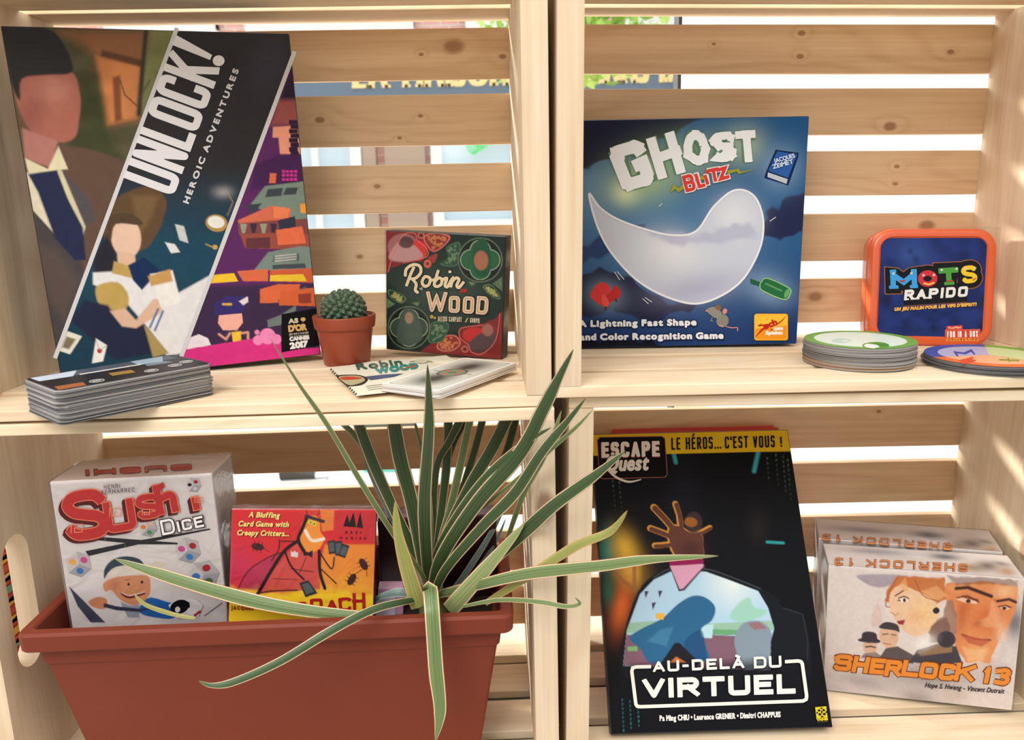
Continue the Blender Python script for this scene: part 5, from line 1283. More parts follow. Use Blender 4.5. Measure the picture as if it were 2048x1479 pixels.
# ---- two white boxes, lower right
T8 = (1560, 900, 2.555)
def watercolour_front(F, w, h):
    p = front_paint(F['front'], w, h, .0007, (222, 210, 204), T8)
    p.blob(420, 1180, 160, 50, (168, 156, 160), 10, .8); p.blob(760, 1150, 240, 70, (120, 110, 114), 5, .7); p.blob(700, 1270, 90, 50, (150, 136, 132), 10, .7); p.blob(300, 1220, 120, 30, (190, 180, 182), 12, .7); p.blob(900, 1250, 60, 40, (196, 176, 160), 0, .6)
    p.blob(1200, 880, 60, 90, (96, 92, 98), 0, .85); p.blob(1090, 1120, 80, 60, (180, 170, 170), 0, .6)
    p.poly([(400, 636), (650, 640), (560, 690), (500, 700), (440, 680)], (172, 158, 168), 10, sm=4)
    p.poly([(560, 690), (600, 640), (840, 650), (860, 760), (800, 780), (700, 720), (620, 680), (570, 780), (530, 770)], (196, 118, 70), 8, rough=6)
    p.poly([(560, 740), (610, 690), (700, 720), (790, 770), (810, 840), (760, 920), (690, 950), (620, 910), (570, 830)], (232, 194, 160), 6, sm=4); p.blob(740, 830, 60, 70, (240, 200, 140), 0, .7)
    p.poly([(840, 680), (1040, 670), (1216, 690), (1212, 800), (1170, 900), (1120, 960), (1070, 1080), (950, 1080), (890, 1000), (900, 860), (850, 780)], (220, 140, 88), 8, rough=8)
    p.blob(1060, 860, 70, 70, (206, 104, 62), 0, .8); p.blob(940, 800, 40, 60, (200, 104, 60), 20, .7); p.blob(1150, 720, 60, 40, (240, 196, 150), 0, .7); p.blob(1020, 1030, 60, 60, (236, 176, 120), 0, .7); p.blob(930, 700, 70, 20, (232, 170, 120), 0, .6)
    p.line([(900, 705), (960, 700), (1080, 745)], 18, (70, 44, 40), 8); p.line([(1110, 770), (1170, 760), (1205, 775)], 14, (70, 44, 40), 8); p.line([(935, 745), (1010, 765)], 10, (110, 56, 44), 8); p.line([(1120, 800), (1170, 800)], 10, (110, 56, 44), 8); p.line([(930, 940), (1000, 965), (1075, 968)], 8, (110, 50, 44), 6); p.line([(1095, 760), (1120, 880), (1090, 900), (1000, 880)], 6, (170, 84, 54), 8)
    p.line([(590, 742), (630, 716)], 7, (90, 50, 44), 5); p.line([(605, 765), (640, 770)], 8, (90, 60, 56), 6); p.poly([(596, 872), (640, 864), (630, 890), (606, 888)], (150, 50, 50), 5); p.oval(798, 818, 17, 16, (50, 46, 60))
    p.poly([(465, 900), (470, 830), (500, 768), (520, 830), (525, 900)], (214, 186, 176), 10, .7)
    p.poly([(760, 930), (800, 870), (830, 850), (850, 770), (880, 766), (905, 840), (900, 930), (820, 980)], (158, 120, 100), 6, .9, rough=5); p.poly([(770, 900), (790, 880), (850, 850), (870, 900), (860, 980), (760, 980)], (124, 92, 80), 8, .8)
    p.oval(460, 1000, 36, 46, (216, 176, 150)); p.poly([(398, 964), (416, 958), (420, 934), (450, 924), (490, 934), (498, 962), (512, 970), (500, 984), (410, 976)], (66, 58, 64), 4, sm=3); p.poly([(410, 1060), (430, 1036), (490, 1030), (530, 1060)], (150, 132, 126), 5)
    p.oval(556, 950, 48, 60, (220, 178, 148), -10); p.poly([(505, 900), (540, 876), (600, 890), (610, 930), (590, 920), (520, 910)], (70, 62, 66), 4, sm=3); p.poly([(500, 1070), (540, 1010), (600, 1000), (690, 1050), (680, 1090)], (96, 84, 84), 6)
    p.poly([(660, 1080), (700, 1020), (800, 990), (900, 1000), (930, 1080), (820, 1100)], (70, 66, 74), 6); p.poly([(700, 1030), (800, 990), (880, 1000), (880, 1030), (720, 1050)], (150, 120, 90), 6, .9); p.oval(850, 965, 48, 42, (64, 58, 66)); p.blob(740, 980, 50, 30, (240, 236, 230), -30, .9)
    p.poly([(900, 760), (935, 752), (1000, 770), (1010, 782), (950, 780)], (236, 206, 180), 5, .9); p.oval(962, 770, 13, 10, (60, 36, 34)); p.poly([(1118, 802), (1150, 796), (1176, 806), (1150, 816)], (236, 206, 180), 5, .9); p.oval(1146, 806, 11, 8, (60, 36, 34))
    p.line([(905, 752), (960, 742), (1015, 775)], 6, (96, 50, 42), 5); p.line([(1112, 800), (1150, 790), (1182, 802)], 5, (96, 50, 42), 5)
    p.poly([(1080, 770), (1110, 790), (1126, 880), (1090, 905), (1010, 890), (990, 870), (1060, 850)], (232, 168, 120), 12, .7, sm=3); p.blob(1010, 880, 26, 18, (170, 76, 48), 0, .7); p.blob(930, 860, 26, 90, (180, 92, 58), 12, .5); p.blob(1130, 930, 30, 60, (240, 200, 160), 0, .6)
    p.poly([(925, 942), (985, 950), (1075, 972), (1030, 1002), (965, 985)], (186, 92, 70), 6, .8); p.poly([(930, 1000), (1000, 1020), (1060, 1010), (1040, 1070), (960, 1080)], (236, 186, 138), 14, .7)
    p.poly([(856, 640), (1216, 660), (1216, 700), (1060, 676), (900, 690)], (110, 74, 58), 10, .6, rough=8)
    p.poly([(605, 690), (640, 650), (660, 720), (640, 720)], (236, 170, 110), 8, .6); p.poly([(720, 720), (800, 690), (856, 740), (800, 770)], (232, 176, 120), 10, .6); p.line([(600, 650), (560, 720), (540, 790), (560, 800)], 6, (176, 100, 60), 5, sm=4); p.line([(690, 660), (730, 740), (810, 770)], 5, (160, 90, 56), 5, sm=4)
    p.poly([(612, 756), (650, 752), (654, 774), (618, 776)], (240, 226, 214), 4); p.oval(636, 765, 8, 10, (70, 54, 52)); p.line([(606, 754), (634, 745), (658, 756)], 6, (70, 44, 42), 4); p.line([(566, 826), (590, 842), (606, 832)], 4, (196, 130, 96), 4); p.blob(690, 850, 40, 30, (230, 160, 120), 0, .5)
    p.line([(438, 1004), (462, 1000), (486, 1006)], 7, (70, 50, 48), 4); p.line([(440, 980), (462, 982)], 4, (110, 80, 70), 4); p.line([(524, 940), (552, 936)], 5, (80, 56, 50), 4); p.line([(570, 940), (592, 944)], 5, (80, 56, 50), 4); p.line([(530, 985), (566, 990)], 4, (140, 90, 76), 4)
    p.poly([(1110, 950), (1130, 1010), (1110, 1080), (1160, 1040), (1160, 980)], (206, 196, 194), 14, .7)
    p.noise(14, 14, .05)
    return p
def watercolour_top(F, w, h, t, T, dy=0):
    p = Paint(F['top'], [(.001, t - .001, h), (w - .001, t - .001, h), (w - .001, .001, h), (.001, .001, h)], 200, 60, (228, 218, 214), G, T)  # paper base lightened, street light on the top put into the colour
    return p
SH = [((.7032, .092, -.3185, -.2949, -.0091, -.0190), .1614, .1301, .047, 'white box with large orange lettering, the front one of the pair', (962, 583), (278, 549), 40),
      ((.7165, .1460, -.3187, -.3335, -.0075, -.0190), .1614, .1326, .050, 'white box with orange lettering, standing behind its twin', (882, 478), (215, 428), 34)]
for k, (P, w, h, t, lab, b0, b1, lh) in enumerate(SH):
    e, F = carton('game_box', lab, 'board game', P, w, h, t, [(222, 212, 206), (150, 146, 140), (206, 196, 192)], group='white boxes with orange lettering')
    if k == 0:
        watercolour_front(F, w, h).build('cover_artwork', e, INK)
    p = watercolour_top(F, w, h, t, T8); yo = 0 if k == 0 else -112; xo = 0 if k == 0 else -80
    p.blob(500 + xo, 520 + yo, 180, 16, (150, 142, 150), 4, .8); p.blob(840 + xo, 545 + yo, 90, 18, (90, 88, 98), 5, .9); p.blob(985 + xo, 600 + yo, 60, 22, (170, 150, 130), 10, .9); p.blob(1060 + xo, 590 + yo, 60, 24, (120, 104, 98), 10, .9); p.blob(1160 + xo, 620 + yo, 44, 22, (190, 150, 116), 10, .9); p.blob(1130 + xo, 580 + yo, 50, 12, (140, 128, 124), 10, .8)
    p.build('top_artwork', e, INK)
    a = Art(F['top'], G, T8); a.f.lift = .0004
    a.block('SHERLOCK 13', (b0[0], b0[1] - 2), (b1[0], b1[1] - 2), lh + 4, 13, (150, 84, 50), gap=.3); a.block('SHERLOCK 13', b0, b1, lh, 8.5, (214, 142, 90), gap=.36); a.build('top_lettering', e, INK)
    if k == 0:
        a = Art(F['front'], G, T8); a.f.lift = .0004
        a.T = T8
        xs = [('S', 270, 1120, 358, 1128, 84), ('H', 362, 1130, 446, 1138, 84), ('E', 452, 1138, 528, 1144, 82), ('R', 528, 1150, 612, 1158, 86), ('L', 614, 1150, 700, 1158, 84), ('O', 704, 1160, 796, 1168, 84), ('C', 804, 1168, 884, 1176, 86), ('K', 884, 1174, 984, 1184, 94), ('1', 1026, 1186, 1070, 1190, 88), ('3', 1074, 1194, 1166, 1202, 92)]
        for ch, x0, y0, x1, y1, hh in xs: a.block(ch, (x0 - 4, y0 + 5), (x1 + 5, y1 + 5), hh + 10, 33, (128, 66, 38), .12, jit=.8)
        for ch, x0, y0, x1, y1, hh in xs: a.block(ch, (x0, y0), (x1, y1), hh, 23, (228, 142, 58), .12, jit=.8)
        a.build('title_lettering', e, INK)
        a.text('Hope S. Hwang - Vincent Dutrait', (738, 1208), (1142, 1240), 25, (62, 52, 52), .9, .25, .1); a.build('author_lettering', e, INK)
    wrap(e, w, h, t, FILM if k == 0 else FILM_W)

# ---- white box with red lettering in the planter
TS_ = (0, 780, 3.082)
w, h, t = .127, .1237, .0539
e, F = carton('game_box', 'white box with big red lettering at the left end of the planter', 'board game', (.0424, .0308, -.185, .0249, .0155, -.0109), w, h, t, [(222, 214, 212), (214, 208, 208), (244, 230, 228)], ext=.021)  # top colour raised to stand in for street light through the gaps
p = front_paint(F['front'], w, h, .0006, (224, 216, 214), TS_, ext=.021)
p.blob(500, 1300, 300, 60, (206, 200, 204), 0, .4)
p.poly([(425, 1205), (470, 1250), (560, 1340), (650, 1430), (560, 1430), (480, 1330)], (70, 72, 92), 3)
p.poly([(640, 1140), (650, 1090), (700, 1040), (780, 1022), (860, 1040), (890, 1090), (800, 1085), (680, 1120), (650, 1170)], (52, 70, 82), 4, sm=4)
p.poly([(640, 1170), (690, 1100), (780, 1078), (900, 1096), (902, 1140), (800, 1135), (690, 1165), (650, 1172)], (226, 214, 204), 4, sm=3); p.poly([(900, 1100), (960, 1050), (1040, 1066), (1000, 1090), (930, 1105)], (222, 208, 190), 3)
p.poly([(648, 1180), (720, 1150), (900, 1140), (928, 1200), (920, 1260), (870, 1310), (800, 1320), (730, 1280), (690, 1230), (650, 1240), (636, 1205)], (212, 146, 108), 4, sm=4); p.blob(700, 1200, 40, 40, (190, 120, 88), 0, .6)
p.oval(794, 1194, 8, 9, (50, 34, 30)); p.oval(876, 1182, 8, 9, (50, 34, 30)); p.line([(772, 1170), (800, 1162)], 4, (120, 70, 50)); p.line([(752, 1252), (800, 1275), (890, 1250)], 14, (120, 34, 36), 4, sm=4); p.line([(752, 1246), (800, 1264), (892, 1242)], 5, (238, 230, 224), 3, sm=4)
p.poly([(870, 1320), (930, 1275), (1060, 1310), (1100, 1290), (1080, 1400), (960, 1400), (860, 1370)], (40, 104, 176), 5, sm=3); p.poly([(740, 1300), (800, 1325), (860, 1320), (860, 1400), (790, 1400)], (150, 160, 172), 4)
p.poly([(550, 1295), (610, 1272), (660, 1290), (655, 1340), (610, 1345), (556, 1322)], (206, 138, 100), 4, sm=3); p.poly([(640, 1310), (720, 1330), (860, 1345), (960, 1340), (860, 1365), (720, 1355), (640, 1335)], (62, 60, 84), 3)
p.build('cover_artwork', e, INK)
a = Art(F['front'], G, TS_); a.f.lift = .0004
a.poly([(527, 990), (850, 925), (1296, 850), (1297, 858), (880, 942), (548, 1020)], (50, 46, 52)); a.poly([(596, 922), (645, 904), (1096, 938), (1096, 948), (850, 948)], (50, 46, 52)); a.line([(770, 948), (775, 970)], 3, (150, 130, 90)); a.line([(650, 910), (648, 930)], 3, (150, 130, 90))
def die(cx, cy, r, rot, c1, c2, c3):
    hx = [(cx + r * math.cos(math.radians(rot + 60 * k)), cy + r * math.sin(math.radians(rot + 60 * k))) for k in range(6)]
    a.poly([(cx, cy), hx[0], hx[1], hx[2]], (168, 162, 168)); a.poly([(cx, cy), hx[2], hx[3], hx[4]], (208, 202, 202)); a.poly([(cx, cy), hx[4], hx[5], hx[0]], (190, 184, 186))
    for i, c in ((1, c1), (3, c2), (5, c3)): a.oval((cx + hx[i][0]) / 2, (cy + hx[i][1]) / 2, r * .27, r * .22, c, rot)
die(488, 1070, 82, 20, (60, 120, 190), (240, 170, 80), (206, 80, 140)); die(1160, 985, 82, 15, (60, 130, 200), (206, 80, 150), (176, 50, 60)); die(1195, 582, 48, 5, (206, 206, 206), (40, 40, 44), (176, 40, 50)); die(914, 845, 58, 10, (84, 150, 90), (230, 120, 60), (226, 180, 160)); die(1258, 1136, 96, -10, (70, 110, 60), (60, 120, 190), (176, 40, 50))
a.poly([(1040, 1320), (1090, 1285), (1210, 1280), (1255, 1320), (1225, 1390), (1090, 1400)], (230, 224, 222)); a.oval(1110, 1330, 60, 42, (24, 24, 28), -20); a.oval(1098, 1346, 16, 18, (230, 224, 222)); a.line([(1165, 1300), (1170, 1335)], 9, (24, 24, 28)); a.line([(1200, 1385), (1240, 1355)], 14, (176, 40, 50)); a.line([(1262, 1385), (1372, 1305)], 4, (60, 60, 66))
a.build('cover_dice', e, INK)
su = [('s', (408, 928), (694, 898), 304, 62), ('U', (668, 876), (850, 846), 188, 40), ('s', (852, 794), (1010, 772), 148, 34), ('h', (980, 764), (1108, 738), 182, 40), ('I', (1170, 742), (1270, 718), 78, 38)]
for dx in (26, 18, 10):
    for ch, p0, p1, hh, ww in su: a.block(ch, (p0[0] - dx, p0[1] + dx * .9), (p1[0] - dx * .4, p1[1] + dx * .9), hh + 8, ww + 18, (98, 32, 38))
for ch, p0, p1, hh, ww in su: a.block(ch, (p0[0] - 7, p0[1] + 7), (p1[0] + 7, p1[1] + 7), hh + 14, ww + 14, (232, 128, 98))
for ch, p0, p1, hh, ww in su: a.block(ch, p0, p1, hh, ww, (196, 58, 58))
a.poly([(950, 600), (1010, 560), (1020, 590), (965, 640)], (196, 58, 58))
for cx, cy, s_ in ((480, 850, 34), (716, 750, 34), (905, 748, 22), (1228, 672, 22)):
    a.line([(cx - s_, cy + s_ * .8), (cx - s_, cy - s_ * .8), (cx + s_, cy - s_ * .9), (cx + s_, cy + s_ * .5), (cx - s_ * .4, cy + s_ * .6), (cx - s_ * .4, cy - s_ * .2), (cx + s_ * .4, cy - s_ * .2)], 5, (240, 150, 118))
a.build('title_lettering', e, INK)
for ch, x0, y0, x1, y1, hh in (('D', 1004, 892, 1092, 876, 100), ('I', 1100, 872, 1124, 868, 72), ('C', 1130, 862, 1196, 850, 72), ('E', 1206, 848, 1268, 836, 74)):
    a.block(ch, (x0 - 3, y0 + 3), (x1 + 3, y1 + 3), hh + 6, 25, (52, 44, 46)); a.block(ch, (x0 + 3, y0 - 3), (x1 - 3, y1 - 3), hh - 6, 14, (228, 220, 218))
a.build('dice_lettering', e, INK)
a.block('HENRI', (648, 604), (748, 596), 27, 4, (104, 88, 90), gap=.5); a.block('KERMARREC', (632, 636), (836, 620), 27, 4, (104, 88, 90), gap=.5)
a.build('author_lettering', e, INK)
a = Art(F['top'], G, TS_); a.f.lift = .0004
a.block('SUSHI', (1182, 452), (520, 490), 42, 26, (120, 54, 52), gap=.15); a.block('SUSHI', (1180, 456), (522, 493), 36, 17, (206, 84, 76), gap=.2); a.build('top_lettering', e, INK)
wrap(e, w, h, t, FILM_W, .02)

# ---- red and yellow box in the planter
TR_ = (400, 780, 3.082)
w, h, t = .1178, .0906, .018
e, F = carton('game_box', 'red and yellow box with black insect drawing, in the middle of the planter', 'board game', (.1722, .0243, -.182, .1113, .2114, .0833), w, h, t, [(206, 60, 56), (60, 30, 30), (206, 150, 150)], ext=.021)
p = front_paint(F['front'], w, h, .0006, (212, 54, 58), TR_, ext=.021)
p.blob(240, 1080, 150, 130, (196, 56, 96), 0, .7); p.blob(760, 740, 120, 60, (222, 90, 70), 0, .6)
p.poly([(740, 700), (830, 700), (822, 860), (752, 870)], (228, 132, 66), 6); p.poly([(770, 950), (1090, 950), (1080, 1240), (700, 1240)], (232, 142, 60), 14); p.poly([(830, 690), (1100, 690), (1090, 948), (828, 860)], (206, 58, 64), 4)
X, Y = p.xy(); p.mixin(np.clip((Y - 1200 + (vnoise(X / 50, Y / 50) - .5) * 60) / 60, 0, 1), (244, 206, 50)); p.blob(940, 1190, 120, 60, (240, 176, 60), 0, .7)
p.poly([(236, 1220), (300, 1110), (430, 1020), (520, 980), (480, 1060), (370, 1230)], (176, 60, 90), 14, .8)
p.poly([(600, 930), (545, 1000), (430, 1130), (362, 1252), (740, 1225), (735, 960)], (206, 84, 76), 8, .9)
for q, ww in (([(236, 1220), (300, 1110), (420, 1030), (500, 1000)], 6), ([(600, 930), (520, 990), (440, 1110), (358, 1252)], 22), ([(362, 1250), (450, 1236), (600, 1232)], 8), ([(490, 920), (485, 980), (440, 1050)], 7), ([(500, 930), (580, 930)], 8), ([(520, 980), (560, 1080), (640, 1165)], 12), ([(735, 990), (740, 1120), (770, 1220)], 20), ([(740, 1000), (810, 1100), (828, 1030)], 9), ([(745, 1100), (840, 1190)], 8), ([(560, 1100), (700, 1118)], 5), ([(655, 1030), (616, 1120)], 5), ([(450, 1160), (600, 1166)], 4)): p.line(q, ww, (38, 28, 30), 4, sm=5)
p.poly([(612, 900), (640, 800), (700, 770), (735, 800), (742, 870), (766, 910), (740, 970), (690, 1000), (640, 975)], (238, 150, 66), 4, sm=4); p.line([(660, 780), (628, 860), (606, 920), (640, 990)], 22, (38, 28, 30), 5, sm=4); p.line([(655, 775), (760, 808)], 20, (58, 52, 60), 5); p.oval(680, 812, 14, 14, (206, 214, 70)); p.oval(708, 822, 13, 13, (206, 214, 70)); p.oval(682, 812, 5, 5, (30, 26, 26)); p.oval(706, 822, 5, 5, (30, 26, 26))
p.line([(650, 865), (690, 925), (762, 915)], 20, (236, 226, 206), 4, sm=4); p.line([(646, 700), (662, 770)], 4, (60, 30, 30)); p.line([(752, 705), (725, 775)], 4, (60, 30, 30))
p.poly([(635, 985), (665, 1000), (695, 985), (692, 1032), (664, 1016), (640, 1022)], (40, 32, 36), 3); p.poly([(560, 990), (575, 998), (585, 988), (595, 1000), (605, 996), (602, 1028), (562, 1024)], (226, 214, 210), 3)
for q in ([(785, 930), (830, 922), (838, 1005), (796, 1010)], [(826, 930), (876, 926), (880, 1014), (834, 1020)], [(876, 944), (922, 958), (895, 1034), (852, 1020)], [(612, 1186), (668, 1170), (724, 1250), (650, 1276)]):
    p.poly(q, (52, 50, 58), 3); c = np.mean(q, 0); p.poly(c + (np.array(q) - c) * .7, (96, 104, 110), 4, .8)
for cx, cy, rt, s_ in ((356, 964, 10, 1.0), (1008, 1072, 60, 1.0), (936, 1165, -60, 1.0)):
    p.oval(cx, cy, 40 * s_, 22 * s_, (70, 40, 40), rt)
    for j in (-1, 0, 1):
        r_ = math.radians(rt); bx, by = cx + j * 24 * math.cos(r_), cy + j * 24 * math.sin(r_); nx_, ny_ = -math.sin(r_), math.cos(r_)
        p.line([(bx - nx_ * 34, by - ny_ * 34), (bx + nx_ * 34, by + ny_ * 34)], 4, (60, 34, 34))
    p.line([(cx + 36 * math.cos(math.radians(rt)), cy + 36 * math.sin(math.radians(rt))), (cx + 76 * math.cos(math.radians(rt + 14)), cy + 76 * math.sin(math.radians(rt + 14)))], 4, (60, 34, 34))
p.build('cover_artwork', e, INK)
a = Art(F['front'], G, TR_); a.f.lift = .0004
for d_, c, b_ in ((4, (120, 30, 34), 3.4), (0, (244, 220, 130), 2.0)):
    a.text('A Bluffing', (298 + d_, 782 + d_), (490 + d_, 787 + d_), 35, c, b_, .22, .13); a.text('Card Game with', (234 + d_, 838 + d_), (546 + d_, 843 + d_), 35, c, b_, .22, .13); a.text('Creepy Critters...', (226 + d_, 893 + d_), (548 + d_, 900 + d_), 35, c, b_, .22, .13)
a.build('caption_lettering', e, INK)
for q in ([(884, 838), (908, 764), (926, 838)], [(912, 840), (946, 752), (962, 842)], [(966, 842), (988, 750), (1004, 848)]): a.poly(q, (40, 30, 34))
a.text('DREI', (895, 882), (992, 884), 17, (112, 34, 38), 1.4, track=1.1); a.text('MAGIER', (862, 916), (1024, 919), 15, (112, 34, 38), 1.4, track=1.0)
a.build('maker_badge', e, INK)
for ch, x0, y0, x1, y1, hh in (('R', 606, 1378, 664, 1376, 76), ('O', 680, 1366, 758, 1364, 84), ('A', 778, 1366, 852, 1364, 76), ('C', 858, 1362, 934, 1358, 86), ('H', 944, 1352, 1022, 1348, 104)): a.block(ch, (x0, y0), (x1, y1), hh, 19, (176, 36, 38), jit=1.2)
a.text('JACQUES', (192, 1350), (330, 1354), 24, (150, 44, 34), 1.6, 0, .3)
a.build('title_lettering', e, INK)
wrap(e, w, h, t, FILM_W, .02)

# ---- things partly hidden in the planter
e, F = carton('game_box', 'dark maroon box standing behind the spiky plant', 'board game', (.2875, .094, -.2055, 0.0, 0.0, .012), .1065, .078, .026, [(48, 18, 26), (60, 34, 52), (120, 90, 104)])
a = Art(F['front'], G); a.line([(753, 1040), (1010, 1027)], 3, (120, 84, 92)); a.build('edge_print', e, INK); wrap(e, .1065, .078, .026, FILM)
e, F = carton('card_box', 'small pink and white carton between the red box and the plant', 'card game', (.2885, .064, -.2060, .05, .0, .06), .022, .026, .014, [(206, 150, 186), (226, 220, 226), (214, 170, 196)])
a = Art(F['front'], G); a.poly([(752, 1196), (790, 1192), (790, 1230), (752, 1234)], (214, 210, 226)); a.build('front_print', e, INK)
e, F = carton('comic_book', 'yellow, red and teal book glimpsed through the handle hole at far left', 'book', (-.115, .060, -.3311, 0, 0, 0), .080, .238, .10, [(226, 190, 60), (206, 64, 50), (226, 200, 80)])
vs, fs, mi = [], [], []
cols = [(240, 206, 50), (214, 66, 48), (236, 196, 60), (206, 60, 52), (96, 186, 180), (220, 90, 60), (232, 210, 120), (190, 54, 50)]
for k in range(24):
    z0, z1 = .073 + k * .0066, .073 + (k + 1) * .0066; b = len(vs); sk = .01 * math.sin(k * 2.1)
    vs += [(.0805, 0.0, z0), (.0805, .1, z0 + sk), (.0805, .1, z1 + sk), (.0805, 0, z1)]; fs.append((b, b + 1, b + 2, b + 3)); mi.append((k * 5) % 8 if k % 3 else (k // 3) % 8)
mesh_obj('side_print', vs, fs, [card('print_%d' % i, c) for i, c in enumerate(cols)], e, mi)

# ------------------------------------------------------------------ cards and discs
EDGE = [card('card_edge_%d' % i, c, .6) for i, c in enumerate(((150, 148, 146), (118, 116, 116), (170, 166, 160), (96, 94, 96), (176, 140, 110)))]
def stack(name, label, cat, M, outline, n, th, edge, jit=.0006, part='card', skip_top=0, yawj=.006):
    e = empty(name, M, label, cat)
    m = len(outline)
    for k in range(n):
        z0, z1 = k * th, (k + 1) * th - th * .08
        dx, dy, a = RNG.normal(0, jit), RNG.normal(0, jit), RNG.normal(0, yawj); ca, sa = math.cos(a), math.sin(a)
        if k == n - 1: dx = dy = a = 0; ca, sa = 1, 0
        o2 = [(x * ca - y * sa + dx, x * sa + y * ca + dy) for x, y in outline]
        vs = [(x, y, z0) for x, y in o2] + [(x, y, z1) for x, y in o2]
        fs = [tuple(range(m))[::-1], tuple(range(m, 2 * m))] + [(i, (i + 1) % m, m + (i + 1) % m, m + i) for i in range(m)]
        mesh_obj(part, vs, fs, edge(k), e)
    return e
# long deck at the front left
DM = Matrix.Translation((.1165, .0140, .0062)) @ Matrix.Rotation(math.radians(46.3), 4, 'Z')
e = stack('card_deck', 'thick deck of long cards at the front of the upper left shelf', 'cards', DM, rrect(-.056, .056, -.0325, .0325, .006, 5), 48, .0005, lambda k: EDGE[int(RNG.integers(0, 4))], jit=.0007)
Ft = Face(DM, (0, 0, .0240), (1, 0, 0), (0, 1, 0)); TC = (0, 400, 3.082)
a = Art(Ft, G, TC)
L = lambda pts: [tuple((np.array(q))) for q in pts]
def lpoly(pts, c):     # polygon in the face's own metres
    P3 = np.array([(x, y, .0240) for x, y in pts]); a.f.lift += .000022
    b = len(a.v); a.v += [tuple(q + np.array([0, 0, a.f.lift])) for q in P3]; a.fc.append(tuple(range(b, b + len(pts)))); a.c.append(a.col(c))
lpoly(rrect(-.0555, .0555, -.032, .032, .0058, 5), (60, 58, 60)); lpoly(rrect(-.0545, .0545, -.031, .031, .005, 5), (34, 33, 36))
lpoly([(-.05, .012), (.05, .012), (.05, .030), (-.05, .030)], (74, 84, 96)); lpoly([(-.052, .012), (-.03, .010), (-.02, .03), (-.052, .03)], (190, 200, 210)); lpoly([(.018, .010), (.036, .008), (.046, .03), (.02, .03)], (150, 172, 186)); lpoly([(.02, .0), (.04, -.002), (.038, .008), (.022, .008)], (110, 130, 140))
lpoly([(-.054, -.03), (-.036, -.03), (-.034, -.018), (-.052, -.016)], (150, 90, 50)); lpoly([(-.012, -.014), (.004, -.016), (.006, -.004), (-.01, -.002)], (150, 116, 60)); lpoly([(-.025, .010), (.02, .009), (.02, .0125), (-.025, .0135)], (226, 222, 216))
a.build('top_print', e, INK)
for st, x, y in (('25', -.026, -.022), ('36', .014, -.020), ('10', .034, -.016), ('50', .046, -.010)):
    a.T = (0, 0, 1)
    def P_(x_, y_):
        wp = np.array(DM) @ np.array([x_, y_, .024, 1]); q = (wp[:3] - CAM) @ CR; return (CXP + FPX * q[0] / q[1], CYP - FPX * q[2] / q[1])
    a.line([P_(x + .0048 * math.cos(t_), y + .0048 * math.sin(t_)) for t_ in np.linspace(0, 6.283, 17)], 1, (200, 198, 194)); lpoly([(x - .003, y - .0012), (x + .003, y - .0012), (x + .003, y + .0012), (x - .003, y + .0012)], (206, 204, 200))
    a.build('number_mark', e, INK)

# round card stacks
def disc(r, n=64): return [(r * math.cos(2 * math.pi * k / n), r * math.sin(2 * math.pi * k / n)) for k in range(n)]
D1 = Matrix.Translation((.7045, .0690, .0087)) @ Matrix.Rotation(.6, 4, 'Z')
e = stack('round_card_stack', 'thick stack of round cards with a green rim, left of the orange tin', 'cards', D1, disc(.0440), 26, .0007, lambda k: EDGE[int(RNG.integers(0, 2)) if k > 6 else (4 if k % 2 else 0)], jit=.0005, yawj=0)
ZT = 26 * .0007
Fd = Face(D1, (0, 0, ZT), (1, 0, 0), (0, 1, 0)); a = Art(Fd, G)
def sector(r0, r1, a0, a1, c, cx=0, cy=0, zt=None):
    k = max(3, int((a1 - a0) / 6)); t_ = np.radians(np.linspace(a0, a1, k)); a.f.lift += .000022; z = ZT + a.f.lift
    P3 = [(cx + r1 * math.cos(q), cy + r1 * math.sin(q), z) for q in t_] + ([(cx + r0 * math.cos(q), cy + r0 * math.sin(q), z) for q in t_[::-1]] if r0 > 0 else [(cx, cy, z)])
    b = len(a.v); a.v += P3; a.fc.append(tuple(range(b, b + len(P3)))); a.c.append(a.col(c))
sector(.0001, .0438, 0, 359.9, (108, 160, 70)); sector(.0001, .0360, 0, 359.9, (214, 226, 216)); 
a.T = (1500, 400, 3.082)
a.oval(775, 897, 84, 22, (96, 150, 60), 0); a.poly([(700, 896), (720, 886), (780, 892), (800, 906), (760, 916), (715, 908)], (222, 230, 220)); a.poly([(745, 884), (780, 880), (850, 892), (860, 906), (810, 902)], (76, 140, 50)); a.oval(565, 868, 62, 14, (186, 206, 196)); a.oval(590, 870, 30, 8, (206, 220, 210))
a.build('top_print', e, INK)
D2 = Matrix.Translation((.8030, .0470, .0070)) @ Matrix.Rotation(.3, 4, 'Z')
e = stack('round_card_stack', 'low stack of round cards with orange, blue and green sectors at right edge', 'cards', D2, disc(.0480), 11, .0007, lambda k: EDGE[3 if k % 3 else 1], jit=.0006, yawj=0)
ZT = 11 * .0007
Fd = Face(D2, (0, 0, ZT), (1, 0, 0), (0, 1, 0)); a = Art(Fd, G)
for a0, a1, c, c2 in ((165, 285, (222, 110, 62), (238, 170, 130)), (45, 165, (74, 84, 160), (176, 172, 206)), (285, 405, (120, 160, 60), (196, 206, 150))):
    sector(.0375, .0478, a0, a1, c); sector(0, .0375, a0, a1, c2)
a.T = (1500, 400, 3.082)
a.block('M', (1275, 965), (1390, 952), 34, 13, (80, 80, 160), -.6); a.block('E', (1310, 1014), (1395, 992), 30, 10, (206, 84, 50), -.5); a.line([(1535, 985), (1660, 990)], 8, (110, 150, 50)); a.line([(1590, 975), (1600, 1000)], 9, (110, 150, 50))
a.build('top_print', e, INK)

